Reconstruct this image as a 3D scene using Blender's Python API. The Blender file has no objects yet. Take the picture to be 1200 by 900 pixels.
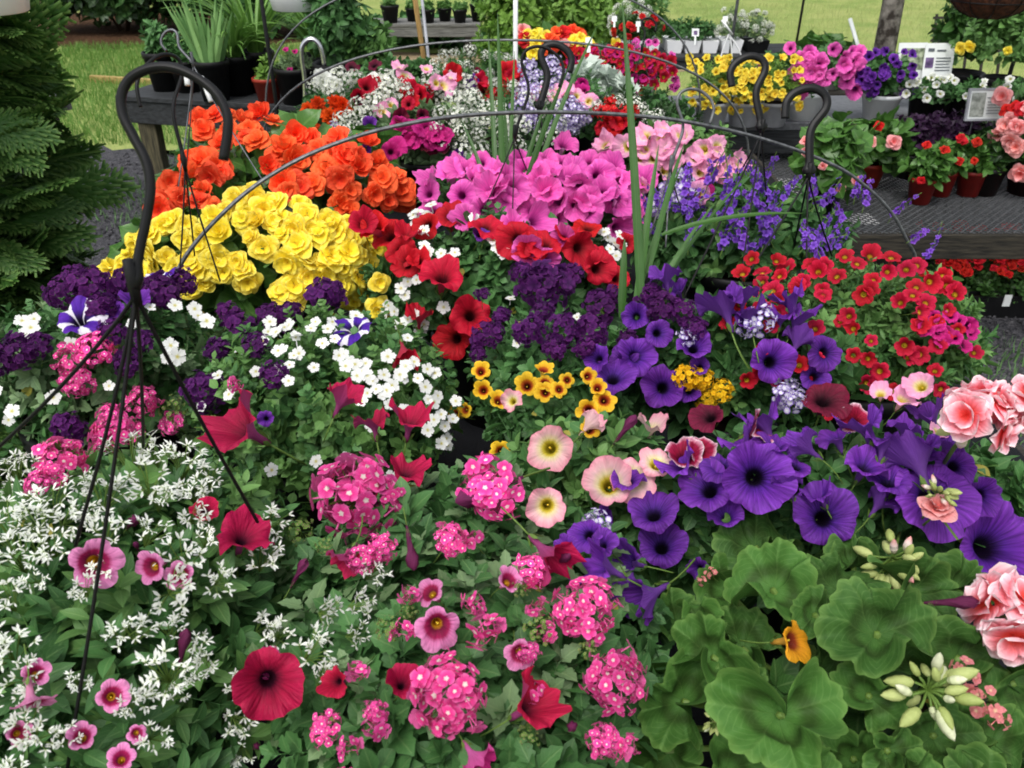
import bpy, math, random
import numpy as np
from mathutils import Vector, Matrix

rng = np.random.default_rng(11)
random.seed(11)
PI = math.pi
sc = bpy.context.scene
COL = sc.collection

# ------------------------------------------------------------------ camera, sky, sun, exposure
CAM = np.array([0.0, 0.0, 1.55]); FPX = 1005.0; PITCH = math.radians(30)
cam_data = bpy.data.cameras.new("camera"); cam_data.sensor_width = 36; cam_data.lens = 36 * FPX / 1200
cam_data.clip_start = 0.02; cam_data.clip_end = 500
cam_data.dof.use_dof = True; cam_data.dof.focus_distance = 1.15; cam_data.dof.aperture_fstop = 17
cam = bpy.data.objects.new("camera", cam_data); COL.objects.link(cam)
cam.location = CAM; cam.rotation_euler = (PI / 2 - PITCH, 0, 0)
sc.camera = cam

SUN_EL, SUN_ROT = math.radians(62), math.radians(205)
world = bpy.data.worlds.new("World"); sc.world = world; world.use_nodes = True
wt = world.node_tree
sky = wt.nodes.new("ShaderNodeTexSky"); sky.sky_type = 'NISHITA'; sky.sun_disc = False
sky.sun_elevation = SUN_EL; sky.sun_rotation = SUN_ROT; sky.air_density = 1.0; sky.dust_density = 4.0; sky.ozone_density = 1.0
hsv = wt.nodes.new("ShaderNodeHueSaturation"); hsv.inputs['Saturation'].default_value = 0.30
bg = wt.nodes["Background"]; bg.inputs['Strength'].default_value = 0.15
wt.links.new(sky.outputs[0], hsv.inputs['Color']); wt.links.new(hsv.outputs[0], bg.inputs['Color'])
sun = bpy.data.lights.new("sun", 'SUN'); sun.energy = 1.1; sun.angle = math.radians(25); sun.color = (1, 0.97, 0.92)
suno = bpy.data.objects.new("sun", sun); COL.objects.link(suno)
sd = Vector((math.sin(SUN_ROT) * math.cos(SUN_EL), math.cos(SUN_ROT) * math.cos(SUN_EL), math.sin(SUN_EL)))
suno.rotation_euler = sd.to_track_quat('Z', 'Y').to_euler(); suno.location = (0, 0, 12)
sc.view_settings.view_transform = 'Standard'; sc.view_settings.look = 'None'
sc.view_settings.exposure = 0.6; sc.view_settings.gamma = 1; sc.view_settings.use_curve_mapping = False
sc.cycles.use_denoising = True; sc.cycles.pixel_filter_type = 'BLACKMAN_HARRIS'; sc.cycles.filter_width = 1.8
sc.cycles.max_bounces = 8; sc.cycles.diffuse_bounces = 4; sc.cycles.transmission_bounces = 4; sc.cycles.transparent_max_bounces = 6

# ------------------------------------------------------------------ picture -> place helpers
CF = np.array([0, math.cos(PITCH), -math.sin(PITCH)]); CU = np.array([0, math.sin(PITCH), math.cos(PITCH)]); CR = np.array([1.0, 0, 0])
def ray(px, py): return CF + (px - 600) / FPX * CR + (450 - py) / FPX * CU
def at_d(px, py, d): return CAM + ray(px, py) * d
def at_z(px, py, z): r = ray(px, py); return CAM + r * ((z - CAM[2]) / r[2])
def at_y(px, py, y): r = ray(px, py); return CAM + r * (y / r[1])
def dep(P): return float(np.dot(np.asarray(P) - CAM, CF))
def nrm(v): v = np.asarray(v, float); return v / (np.linalg.norm(v) + 1e-12)
def face(fx, fy, fz): return nrm(fx * CR + fy * CU - fz * CF)

# ------------------------------------------------------------------ materials
def hx(h):
    h = h.lstrip('#'); c = [int(h[i:i + 2], 16) / 255 for i in (0, 2, 4)]
    return tuple((v / 12.92 if v <= 0.04045 else ((v + 0.055) / 1.055) ** 2.4) for v in c) + (1.0,)
class NT:
    def __init__(s, name):
        s.m = bpy.data.materials.new(name); s.m.use_nodes = True; s.t = s.m.node_tree; s.n = s.t.nodes
        s.b = s.n["Principled BSDF"]; s.o = s.n["Material Output"]
    def new(s, ty, **k):
        x = s.n.new(ty)
        for a, v in k.items(): setattr(x, a, v)
        return x
    def put(s, sock, v):
        if hasattr(v, 'is_output'): s.t.links.new(v, sock)
        else: sock.default_value = v
    def math(s, op, a, b=0.0, c=None, clamp=False):
        x = s.new("ShaderNodeMath", operation=op, use_clamp=clamp)
        s.put(x.inputs[0], a); s.put(x.inputs[1], b)
        if c is not None: s.put(x.inputs[2], c)
        return x.outputs[0]
    def mix(s, f, a, b, blend='MIX'):
        x = s.new("ShaderNodeMix", data_type='RGBA', blend_type=blend)
        s.put(x.inputs[0], f); s.put(x.inputs[6], a); s.put(x.inputs[7], b)
        return x.outputs[2]
    def noise(s, scale, vec=None, detail=3.0, rough=0.55):
        x = s.new("ShaderNodeTexNoise"); x.inputs['Scale'].default_value = scale; x.inputs['Detail'].default_value = detail
        x.inputs['Roughness'].default_value = rough
        if vec is not None: s.t.links.new(vec, x.inputs['Vector'])
        return x.outputs[0]
    def ramp(s, f, stops):
        x = s.new("ShaderNodeValToRGB"); e = x.color_ramp.elements
        while len(e) < len(stops): e.new(0.5)
        for k, (p, c) in enumerate(stops): e[k].position = p; e[k].color = c if not isinstance(c, str) else hx(c)
        s.put(x.inputs[0], f); return x.outputs[0]
    def rng(s, v, a, b, c=0.0, d=1.0):
        x = s.new("ShaderNodeMapRange"); s.put(x.inputs[0], v)
        for k, q in enumerate((a, b, c, d)): x.inputs[k + 1].default_value = q
        return x.outputs[0]
    def coord(s, which='Object'): return s.new("ShaderNodeTexCoord").outputs[which]
    def fp(s):
        a = s.new("ShaderNodeAttribute", attribute_name='fp'); x = s.new("ShaderNodeSeparateXYZ")
        s.t.links.new(a.outputs['Vector'], x.inputs[0]); return x.outputs
    def vec(s, a, b, c):
        x = s.new("ShaderNodeCombineXYZ")
        for k, q in enumerate((a, b, c)): s.put(x.inputs[k], q)
        return x.outputs[0]
    def bump(s, h, strength=0.3, dist=0.002):
        x = s.new("ShaderNodeBump"); x.inputs['Strength'].default_value = strength; x.inputs['Distance'].default_value = dist
        s.t.links.new(h, x.inputs['Height']); s.t.links.new(x.outputs[0], s.b.inputs['Normal']); return x.outputs[0]
    def translucent(s, col, fac, normal=None):
        tr = s.new("ShaderNodeBsdfTranslucent"); s.put(tr.inputs[0], col)
        if normal is not None: s.t.links.new(normal, tr.inputs[1])
        mx = s.new("ShaderNodeMixShader"); mx.inputs[0].default_value = fac
        s.t.links.new(s.b.outputs[0], mx.inputs[1]); s.t.links.new(tr.outputs[0], mx.inputs[2]); s.t.links.new(mx.outputs[0], s.o.inputs[0])

def mat_leaf(name, dark, light, rough=0.5, trans=0.22, rib=0.35, spec=0.35, tip=None):
    t = NT(name); x, y, r = t.fp()
    oi = t.new("ShaderNodeObjectInfo").outputs['Random']
    n = t.noise(22.0, t.coord('Object'), 2.0)
    f = t.math('ADD', t.math('MULTIPLY', r, 0.7), t.math('MULTIPLY', n, 0.5), clamp=True)
    c = t.mix(f, hx(dark), hx(light))
    if tip: c = t.mix(t.rng(x, 0.55, 1.0, 0.0, 0.75), c, hx(tip))
    ay = t.math('ABSOLUTE', y)
    mid = t.rng(ay, 0.02, 0.16, 1.0, 0.0)
    side = t.math('SINE', t.math('MULTIPLY', t.math('SUBTRACT', t.math('MULTIPLY', x, 7.0), t.math('MULTIPLY', ay, 2.2)), 2 * PI))
    sv = t.rng(side, 0.7, 1.0, 0.0, 0.35)
    c = t.mix(t.math('MULTIPLY', t.math('MAXIMUM', mid, sv), rib), c, t.mix(0.5, hx(light), (0.35, 0.5, 0.2, 1)))
    t.put(t.b.inputs['Base Color'], c); t.b.inputs['Roughness'].default_value = rough
    t.b.inputs['Specular IOR Level'].default_value = spec
    bn = t.bump(t.math('ADD', t.math('MULTIPLY', t.math('MAXIMUM', mid, sv), -0.6), t.noise(160.0, t.coord('Object'), 2.0)), 0.35, 0.0012)
    t.translucent(c, trans)
    return t.m
def mat_petal(name, stops, back=None, vein=0.25, trans=0.28, rough=0.62, star=None, edge=None, vscale=9.0, vary=0.16):
    """stops: colour along the petal from the throat (0) to the rim (1)."""
    t = NT(name); x, a, r = t.fp()
    oi = t.new("ShaderNodeObjectInfo").outputs['Random']
    seed = t.math('ADD', t.math('MULTIPLY', r, 31.0), t.math('MULTIPLY', oi, 57.0))
    v = t.noise(1.0, t.vec(t.math('MULTIPLY', a, vscale), t.math('MULTIPLY', x, 1.4), seed), 3.0)
    blot = t.noise(2.2, t.vec(a, t.math('MULTIPLY', x, 2.0), seed), 2.0)
    xx = t.math('ADD', x, t.math('MULTIPLY', t.math('SUBTRACT', v, 0.5), 0.14))
    c = t.ramp(xx, stops)
    if star:
        fr = t.math('ABSOLUTE', t.math('SUBTRACT', t.math('FRACT', a), 0.5))
        wob = t.math('ADD', fr, t.math('MULTIPLY', t.math('SUBTRACT', blot, 0.5), 0.18))
        wid = t.math('ADD', t.math('MULTIPLY', x, 0.10), star[1])
        f = t.rng(t.math('SUBTRACT', wob, wid), -0.02, 0.03, 1.0, 0.0)
        c = t.mix(f, c, hx(star[0]))
    k = t.rng(v, 0.35, 0.65, 1.0 - vein, 1.0 + vein * 0.4)
    k = t.math('MULTIPLY', k, t.rng(oi, 0, 1, 1 - vary, 1 + vary))
    k = t.math('MULTIPLY', k, t.rng(r, 0, 1, 1 - vary, 1 + vary))
    hs = t.new("ShaderNodeHueSaturation"); t.put(hs.inputs['Value'], k); t.put(hs.inputs['Color'], c)
    t.put(hs.inputs['Hue'], t.rng(t.math('FRACT', t.math('MULTIPLY', oi, 7.3)), 0, 1, 0.495, 0.505))
    c = hs.outputs[0]
    if back:
        g = t.math('SUBTRACT', 1.0, t.new("ShaderNodeNewGeometry").outputs['Backfacing'])
        bc = t.mix(t.rng(v, 0.4, 0.7, 0.0, 0.3), hx(back), hx('#5a4050'))
        c = t.mix(t.math('MULTIPLY', g, t.rng(x, 0.1, 1.0, 0.95, 0.55)), c, bc)
    t.put(t.b.inputs['Base Color'], c); t.b.inputs['Roughness'].default_value = rough
    t.b.inputs['Specular IOR Level'].default_value = 0.25
    t.bump(v, 0.35, 0.02)
    t.translucent(c, trans)
    return t.m
def mat_plain(name, col, col2=None, rough=0.5, scale=40.0, metal=0.0, bump=0.0, spec=0.4, stretch=None, lo=0.35, hi=0.65, dist=0.003):
    t = NT(name); co = t.coord('Object')
    if stretch:
        mp = t.new("ShaderNodeMapping"); mp.inputs['Scale'].default_value = stretch; t.t.links.new(co, mp.inputs[0]); co = mp.outputs[0]
    n = t.noise(scale, co, 5.0, 0.6)
    c = t.ramp(n, [(lo, hx(col)), (hi, hx(col2 or col))])
    t.put(t.b.inputs['Base Color'], c); t.b.inputs['Roughness'].default_value = rough; t.b.inputs['Metallic'].default_value = metal
    t.b.inputs['Specular IOR Level'].default_value = spec
    if bump: t.bump(n, bump, dist)
    return t.m

# ------------------------------------------------------------------ quad mesh accumulator
def _axes(n, roll=0.0):
    n = nrm(n); a = np.array([0, 0, 1.0]) if abs(n[2]) < 0.9 else np.array([0, 1.0, 0])
    x = nrm(np.cross(a, n)); y = np.cross(n, x); c, s = math.cos(roll), math.sin(roll)
    return np.stack([x * c + y * s, -x * s + y * c, n], 1)
def axes_many(N, roll):
    N = N / np.linalg.norm(N, axis=1, keepdims=True)
    A = np.where(np.abs(N[:, 2:3]) < 0.9, np.array([[0, 0, 1.0]]), np.array([[0, 1.0, 0]]))
    X = np.cross(A, N); X /= np.linalg.norm(X, axis=1, keepdims=True); Y = np.cross(N, X)
    c = np.cos(roll)[:, None]; s = np.sin(roll)[:, None]
    return np.stack([X * c + Y * s, -X * s + Y * c, N], 2)
class MB:
    def __init__(s): s.V, s.F, s.A, s.M, s.n = [], [], [], [], 0
    def raw(s, V, F, A=None, mat=0):
        V = np.asarray(V, float).reshape(-1, 3); F = np.asarray(F, int).reshape(-1, 4)
        A = np.zeros_like(V) if A is None else np.asarray(A, float).reshape(-1, 3)
        s.V.append(V); s.F.append(F + s.n); s.A.append(A)
        s.M.append(np.full(len(F), mat, int) if np.isscalar(mat) else np.asarray(mat, int)); s.n += len(V); return s
    def grid(s, P, A=None, mat=0):
        P = np.asarray(P, float); m, n = P.shape[:2]; i = np.arange(m - 1)[:, None] * n + np.arange(n - 1)[None]
        F = np.stack([i, i + 1, i + n + 1, i + n], -1).reshape(-1, 4)
        return s.raw(P.reshape(-1, 3), F, None if A is None else np.asarray(A, float).reshape(-1, 3), mat)
    def get(s):
        return np.concatenate(s.V), np.concatenate(s.F), np.concatenate(s.A), np.concatenate(s.M)
    def add(s, tpl, R, T, scale=1.0, rnd=None, mat=None):
        V, F, A, M = tpl if isinstance(tpl, tuple) else tpl.get()
        R = np.asarray(R, float).reshape(-1, 3, 3); T = np.asarray(T, float).reshape(-1, 3); k = len(R)
        S = np.broadcast_to(np.asarray(scale, float), (k,))
        W = np.einsum('kij,nj->kni', R * S[:, None, None], V) + T[:, None]
        FF = F[None] + (np.arange(k) * len(V))[:, None, None]
        AA = np.repeat(A[None], k, 0).copy()
        if rnd is not None: AA[:, :, 2] = np.clip(AA[:, :, 2] * 0.35 + np.asarray(rnd)[:, None] * 0.65, 0, 1)
        return s.raw(W, FF, AA, np.tile(M if mat is None else np.full(len(F), mat), k))
    def tube(s, pts, r, n=6, mat=0, cap=True, flat=1.0):
        P = np.asarray(pts, float); r = np.broadcast_to(np.asarray(r, float), (len(P),)).copy()
        if cap:
            P = np.concatenate([P[:1], P, P[-1:]]); r = np.concatenate([[1e-5], r, [1e-5]])
        T = np.gradient(P, axis=0); T[0] = T[1] if cap else T[0]; T[-1] = T[-2] if cap else T[-1]
        if cap: T[1] = P[2] - P[1]; T[-2] = P[-2] - P[-3]; T[0] = T[1]; T[-1] = T[-2]
        T /= np.linalg.norm(T, axis=1, keepdims=True) + 1e-12
        up = np.array([0, 0, 1.0]) if abs(T[0][2]) < 0.8 else np.array([1.0, 0, 0])
        G = []
        x = nrm(np.cross(up, T[0]))
        for k in range(len(P)):
            x = nrm(x - T[k] * np.dot(x, T[k])); y = np.cross(T[k], x)
            a = np.linspace(0, 2 * PI, n + 1)
            G.append(P[k] + r[k] * (np.cos(a)[:, None] * x + flat * np.sin(a)[:, None] * y))
        G = np.array(G); A = np.zeros_like(G); A[..., 0] = np.linspace(0, 1, len(P))[:, None]; A[..., 2] = 0.5; A[..., 1] = 1.0
        return s.grid(G, A, mat)
    def lathe(s, prof, seg=24, c=(0, 0, 0), mat=0, mod=None):
        a = np.linspace(0, 2 * PI, seg + 1); G = np.zeros((len(prof), seg + 1, 3))
        for k, (r, z) in enumerate(prof):
            q = r * (1 + (mod(a) if mod else 0)); G[k] = np.stack([c[0] + q * np.cos(a), c[1] + q * np.sin(a), np.full_like(a, c[2] + z)], 1)
        return s.grid(G[:, ::-1][::-1] if False else G, None, mat)
    def box(s, lo, hi, mat=0, R=None, T=None):
        x0, y0, z0 = lo; x1, y1, z1 = hi
        V = np.array([[x0, y0, z0], [x1, y0, z0], [x1, y1, z0], [x0, y1, z0], [x0, y0, z1], [x1, y0, z1], [x1, y1, z1], [x0, y1, z1]], float)
        if R is not None: V = V @ np.asarray(R).T
        if T is not None: V = V + np.asarray(T)
        return s.raw(V, [[0, 3, 2, 1], [4, 5, 6, 7], [0, 1, 5, 4], [1, 2, 6, 5], [2, 3, 7, 6], [3, 0, 4, 7]], None, mat)
    def mesh(s, name, mats, smooth=True, shift=None):
        V, F, A, M = s.get()
        if shift is not None: V = V - np.asarray(shift)
        me = bpy.data.meshes.new(name)
        me.vertices.add(len(V)); me.vertices.foreach_set('co', V.astype(np.float32).ravel())
        me.loops.add(F.size); me.loops.foreach_set('vertex_index', F.astype(np.int32).ravel())
        me.polygons.add(len(F)); me.polygons.foreach_set('loop_start', (np.arange(len(F)) * 4).astype(np.int32))
        try: me.polygons.foreach_set('loop_total', np.full(len(F), 4, np.int32))
        except Exception: pass
        for m in (mats if isinstance(mats, (list, tuple)) else [mats]): me.materials.append(m)
        me.polygons.foreach_set('material_index', M.astype(np.int32))
        me.polygons.foreach_set('use_smooth', np.full(len(F), smooth, bool))
        at = me.attributes.new('fp', 'FLOAT_VECTOR', 'POINT'); at.data.foreach_set('vector', A.astype(np.float32).ravel())
        me.update(calc_edges=True); return me
    def obj(s, name, mats, parent=None, smooth=True, bevel=0.0):
        """links the mesh (built in world metres) as one object, under a thing if given"""
        sh = None if parent is None else world_loc(parent)
        me = s.mesh(name, mats, smooth, sh); o = bpy.data.objects.new(name, me); COL.objects.link(o)
        if parent is not None: o.parent = parent
        if bevel:
            b = o.modifiers.new('bevel', 'BEVEL'); b.width = bevel; b.segments = 2; b.limit_method = 'ANGLE'
        return o
def world_loc(o):
    l = np.array(o.location, float)
    return l if o.parent is None else l + world_loc(o.parent)
def thing(name, label, cat, loc, group=None):
    o = bpy.data.objects.new(name, None); COL.objects.link(o); o.location = tuple(float(v) for v in loc); o.empty_display_size = 0.05
    o['label'] = label; o['category'] = cat
    if group: o['group'] = group
    return o
def tag(o, label, cat, group=None):
    o['label'] = label; o['category'] = cat
    if group: o['group'] = group
    return o
def kind(o, k): o['kind'] = k; return o
def place(me, name, parent, P, n, size, roll=None):
    o = bpy.data.objects.new(name, me); COL.objects.link(o); o.parent = parent
    R = _axes(n, rng.uniform(0, 2 * PI) if roll is None else roll)
    M = Matrix.Identity(4); L = np.asarray(P) - world_loc(parent)
    for i in range(3):
        for j in range(3): M[i][j] = R[i, j] * size
        M[i][3] = L[i]
    o.matrix_local = M; return o

# ------------------------------------------------------------------ leaf and petal shapes
def leaf_tpl(W=0.28, fold=0.18, droop=0.25, m=6, n=3, serr=0.0, blunt=1.0, wavy=0.0, pet=0.12, seed=0):
    """a leaf of length 1 along +X, upper side +Z"""
    r = np.random.default_rng(seed); s = np.linspace(0, 1, m); v = np.linspace(-1, 1, n); G = np.zeros((m, n, 3)); A = np.zeros((m, n, 3))
    for i, t in enumerate(s):
        q = max(0, (t - pet) / (1 - pet)); w = W * (math.sin(PI * q ** (0.8 * blunt)) ** 0.75 if 0 < q < 1 else 0) + 0.02 * (1 - t)
        if serr and 0 < i < m - 1: w *= 1 + serr * (1 if i % 2 else -1)
        for j, u in enumerate(v):
            G[i, j] = (t - abs(u) * 0.05 * (serr > 0), u * w, abs(u) * w * fold * 2 - droop * t * t + wavy * math.sin(9 * t + 3 * u + seed) * abs(u))
            A[i, j] = (t, u, r.uniform(0, 1) * 0 + 0.5)
    return MB().grid(G, A).get()
def petal_grid(L, W, cup=0.1, curl=0.0, notch=0.0, m=4, n=5, base=0.3, wave=0.0, ph=0.0):
    s = np.linspace(0, 1, m); v = np.linspace(-1, 1, n); G = np.zeros((m, n, 3)); A = np.zeros((m, n, 3))
    for i, t in enumerate(s):
        h = W * ((base + (1 - base) * t / 0.62) if t < 0.62 else math.sqrt(max(0.0, 1 - ((t - 0.62) / 0.40) ** 2)))
        h = max(h, 0.12 * W)
        for j, u in enumerate(v):
            x = L * t - notch * L * math.exp(-(u * 2.6) ** 2) * t ** 5 - 0.14 * L * abs(u) ** 2 * (t > 0.8)
            G[i, j] = (x, u * h, cup * u * u * h + curl * t * t * L + wave * math.sin(5 * u + ph) * t * t * L)
            A[i, j] = (t, 0.5 + 0.5 * u, 0.5)
    return G, A
def rotz(a): c, s = math.cos(a), math.sin(a); return np.array([[c, -s, 0], [s, c, 0], [0, 0, 1.0]])
def roty(a): c, s = math.cos(a), math.sin(a); return np.array([[c, 0, s], [0, 1.0, 0], [-s, 0, c]])
def rotx(a): c, s = math.cos(a), math.sin(a); return np.array([[1.0, 0, 0], [0, c, -s], [0, s, c]])

SEP = leaf_tpl(0.16, 0.2, -0.1, 4, 3)
def stalk(T, z0=-0.5, L=0.7, r=0.022, mat=1, seed=0):
    q = np.random.default_rng(seed); t = np.linspace(0, 1, 4)[:, None]; b = q.normal(0, 0.12, 2)
    T.tube(np.concatenate([t ** 2 * b, z0 - L * t], 1), r, 4, mat)
def petunia(seed, flare=0.08, ruffle=1.0, notch=0.12, nseg=40, throat=0.10, tube=0.55, sep=True, stamen=True):
    r = np.random.default_rng(seed); T = MB(); a = np.linspace(0, 2 * PI, nseg + 1)
    ph = r.uniform(0, 6, 4); asym = r.uniform(-0.09, 0.09, 2)
    prof = [(0.002, -tube, -0.5), (0.045, -tube, -0.5), (0.06, -tube * 0.8, -0.3), (throat * 0.85, -tube * 0.55, -0.12), (throat, -0.21, 0.0)]
    for s in np.linspace(0.08, 1, 9): prof.append((throat + (0.5 - throat) * s, None, s))
    G = np.zeros((len(prof), nseg + 1, 3)); A = np.zeros_like(G)
    for i, (rr, z, s) in enumerate(prof):
        if z is None:
            z = -0.16 + 0.16 * (1 - (1 - s) ** 2.4) + flare * s ** 1.2 - 0.07 * s ** 4
            lob = 1 - notch * (1 - np.abs(np.cos(2.5 * a)) ** 0.55) * s ** 2
            wv = ruffle * 0.038 * s ** 2.2 * (np.sin(5 * a + ph[0]) + 0.8 * np.sin(7 * a + ph[1]) + 0.7 * np.sin(11 * a + ph[2]) * s) + 0.085 * s * s * np.sin(2 * a + ph[3]) * ruffle
            cr = -0.03 * np.abs(np.cos(2.5 * a)) ** 6 * s * (1 - s) * 3
        else: lob, wv, cr = 1, 0 * a, 0
        q = rr * lob * (1 + ruffle * 0.02 * np.sin(9 * a + ph[1]) * max(s, 0))
        G[i] = np.stack([q * np.cos(a) + asym[0] * max(s, 0), q * np.sin(a) + asym[1] * max(s, 0), z + wv + cr], 1)
        A[i] = np.stack([np.full_like(a, s), a * 5 / (2 * PI), np.full_like(a, 0.5)], 1)
    T.grid(G, A, 0)
    if sep:
        for k in range(5):
            R = rotz(k * 2 * PI / 5) @ roty(-1.0); T.add(SEP, R, rotz(k * 2 * PI / 5) @ np.array([0.062, 0, 0]) + [0, 0, -tube * 1.02], 0.26, mat=1)
        stalk(T, -tube, 0.8, 0.02, 1, seed)
        if stamen:   # a little stamen column
            T.tube([(0, 0, -0.3), (0.01, 0, -0.2), (0.015, 0.01, -0.12)], [0.02, 0.02, 0.022], 5, 2)
    return T
def bud_closed(seed):
    T = MB(); a = np.linspace(0, 2 * PI, 13); prof = [(0.03, -0.9), (0.07, -0.6), (0.1, -0.2), (0.2, 0.15), (0.17, 0.4), (0.05, 0.55), (0.001, 0.58)]
    G = np.array([np.stack([q * np.cos(a + 2.0 * (z + .9)) * (1 + 0.25 * np.cos(5 * a)), q * np.sin(a + 2.0 * (z + .9)) * (1 + 0.25 * np.cos(5 * a)), np.full_like(a, z)], 1) for q, z in prof])
    A = np.zeros_like(G); A[..., 0] = np.linspace(0.3, 1, len(prof))[:, None]; A[..., 1] = a * 5 / (2 * PI); A[..., 2] = 0.5
    T.grid(G, A, 0)
    for k in range(5):
        R = rotz(k * 2 * PI / 5) @ roty(-1.3); T.add(SEP, R, R @ np.array([0.02, 0, 0]) + [0, 0, -0.9], 0.35, mat=1)
    stalk(T, -0.9, 0.6, 0.025, 1, seed); return T
def floret(W=0.20, notch=0.16, cup=0.06, tilt=0.12, npet=5, L=0.5, seed=0, m=4, n=4, tube=True, tmat=0):
    T = MB(); r = np.random.default_rng(seed)
    for k in range(npet):
        P = MB().grid(*petal_grid(L * r.uniform(0.92, 1.05), W, cup, 0, notch, m, n, 0.22)).get()
        R = rotz(k * 2 * PI / npet + r.normal(0, 0.06)) @ roty(-tilt + r.normal(0, 0.12)); T.add(P, R, [0, 0, 0.004 * k], 1.0)
    if tube: T.tube([(0, 0, -0.02), (0, 0, -0.6)], 0.04, 4, tmat, cap=False)
    return T
def dome(n, zmin=-0.1, seed=0, jit=0.15):
    r = np.random.default_rng(seed); k = np.arange(n); z = 1 - (1 - zmin) * (k + 0.5) / n; th = k * 2.39996 + r.uniform(0, 6)
    d = np.stack([np.sqrt(1 - z * z) * np.cos(th), np.sqrt(1 - z * z) * np.sin(th), z], 1) + r.normal(0, jit, (n, 3)); return d / np.linalg.norm(d, axis=1, keepdims=True)
def verbena(seed, K=22, fs=0.30, flat=0.75, zmin=-0.25, npet=5, L=0.5):
    r = np.random.default_rng(seed); T = MB(); D = dome(K, zmin, seed, 0.16); D = D[r.uniform(0, 1, len(D)) > .07]; an = r.uniform(.86, 1.14, 3)
    for var in range(3):
        f = floret(0.215, 0.2, 0.06, 0.06, npet, L, seed * 7 + var).get(); D2 = D[var::3]
        if len(D2) == 0: continue
        N = D2 + r.normal(0, 0.34, D2.shape); P = D2 * (0.5 - fs * 0.22) * np.array([1, 1, flat]) * an * r.uniform(0.78, 1.14, (len(D2), 1))
        T.add(f, axes_many(N, r.uniform(0, 6, len(D2))), P, fs * r.uniform(0.7, 1.15, len(D2)), r.uniform(0, 1, len(D2)))
    D4 = dome(max(3, K // 2), zmin, seed + 40, .25); T.add(f, axes_many(D4 + r.normal(0, .4, D4.shape), r.uniform(0, 6, len(D4))), D4 * (.5 - fs * .22) * .74 * np.array([1, 1, flat]) * an, fs * r.uniform(.8, 1.15, len(D4)), r.uniform(0, .6, len(D4)))
    sep = leaf_tpl(0.1, 0.2, -0.1, 3, 3)
    D3 = dome(26, -0.6, seed + 3, 0.2); N = axes_many(np.cross(D3, r.normal(0, 1, D3.shape)), r.uniform(0, 6, 26))
    X = D3; Rm = np.stack([X, np.cross(np.cross(X, [0, 0, 1.001]), X), np.cross(X, [0.0, 0, 1.001])], 2); Rm /= np.linalg.norm(Rm, axis=1, keepdims=True) + 1e-9
    T.add(sep, Rm, D3 * 0.1, 0.28, r.uniform(0, 1, 26), mat=1)
    stalk(T, -0.05, 0.9, 0.02, 1, seed); return T
def spray(seed, K=14, b=0.215, nb=5):
    """a loose spray of narrow white bracts on thread-thin stems"""
    r = np.random.default_rng(seed); T = MB()
    for k in range(K):
        a = r.uniform(0, 2 * PI); q = math.sqrt(r.uniform(0.02, 1)) * 0.42; P = np.array([q * math.cos(a), q * math.sin(a), r.uniform(-0.15, 0.16)])
        T.tube([(0, 0, -0.6), P * [0.5, 0.5, 1] + [0, 0, -0.22], P], 0.012, 3, 1, cap=False)
        n0 = r.integers(2, nb + 1); a0 = r.uniform(0, 6); out = math.atan2(P[1], P[0])
        for j in range(n0):
            L = b * r.uniform(0.65, 1.1); pg = MB().grid(*petal_grid(L, L * 0.14, 0.3, -0.05, 0, 4, 3, 0.4)).get()
            R = rotz(out + (j - n0 / 2) * r.uniform(0.7, 1.3) + r.normal(0, .3)) @ roty(-r.uniform(-0.2, 0.9)); T.add(pg, R, P, 1.0, [r.uniform(0, 1)])
        T.tube([P + [0, 0, -.02], P + [0, 0, 0.035]], 0.016, 4, 1)
    return T
def double_flower(seed, layers=((4, .5, .0, .06, 1.0), (4, .39, .03, .17, .95), (3, .25, .05, .27, 1.05)), wave=0.03, curl=.07):
    """a rose-like double bloom of overlapping rounded petals, diameter 1, faces +Z"""
    r = np.random.default_rng(seed); T = MB(); a0 = r.uniform(0, 6); m, n = 7, 8; S = np.linspace(0, 1, m)[:, None]; U = np.linspace(-1, 1, n)[None]
    for li, (k, R, z0, rise, wf) in enumerate(layers):
        a0 += PI / k + r.normal(0, .2)
        for j in range(k):
            Rr = R * r.uniform(.9, 1.08); rs = rise * r.uniform(.7, 1.3); half = PI / k * 1.22 * wf; ph = r.uniform(0, 6, 2)
            hw = half * np.minimum(1, .30 + .70 * S / .5) * np.where(S > .62, np.sqrt(np.maximum(.02, 1 - ((S - .62) / .405) ** 2)), 1)
            az = a0 + j * 2 * PI / k + U * hw + r.normal(0, .05)
            q = Rr * S ** .85 * (1 - .07 * U ** 2 * S ** 2) + 0 * U
            z = z0 + rs * S ** 1.5 + .035 * U * S - curl * S ** 5 + wave * np.sin(3.2 * U + ph[0]) * S ** 2.5 + .5 * wave * np.sin(6 * U + ph[1]) * S ** 4
            A = np.stack([S + 0 * U, .5 + .5 * U + 0 * S, np.full((m, n), .5)], 2)
            T.add(MB().grid(np.stack([q * np.cos(az), q * np.sin(az), z], 2), A).get(), np.eye(3), [0, 0, 0], 1.0, [r.uniform(0, 1)])
    stalk(T, -0.02, 0.7, 0.03, 1, seed); return T
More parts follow.
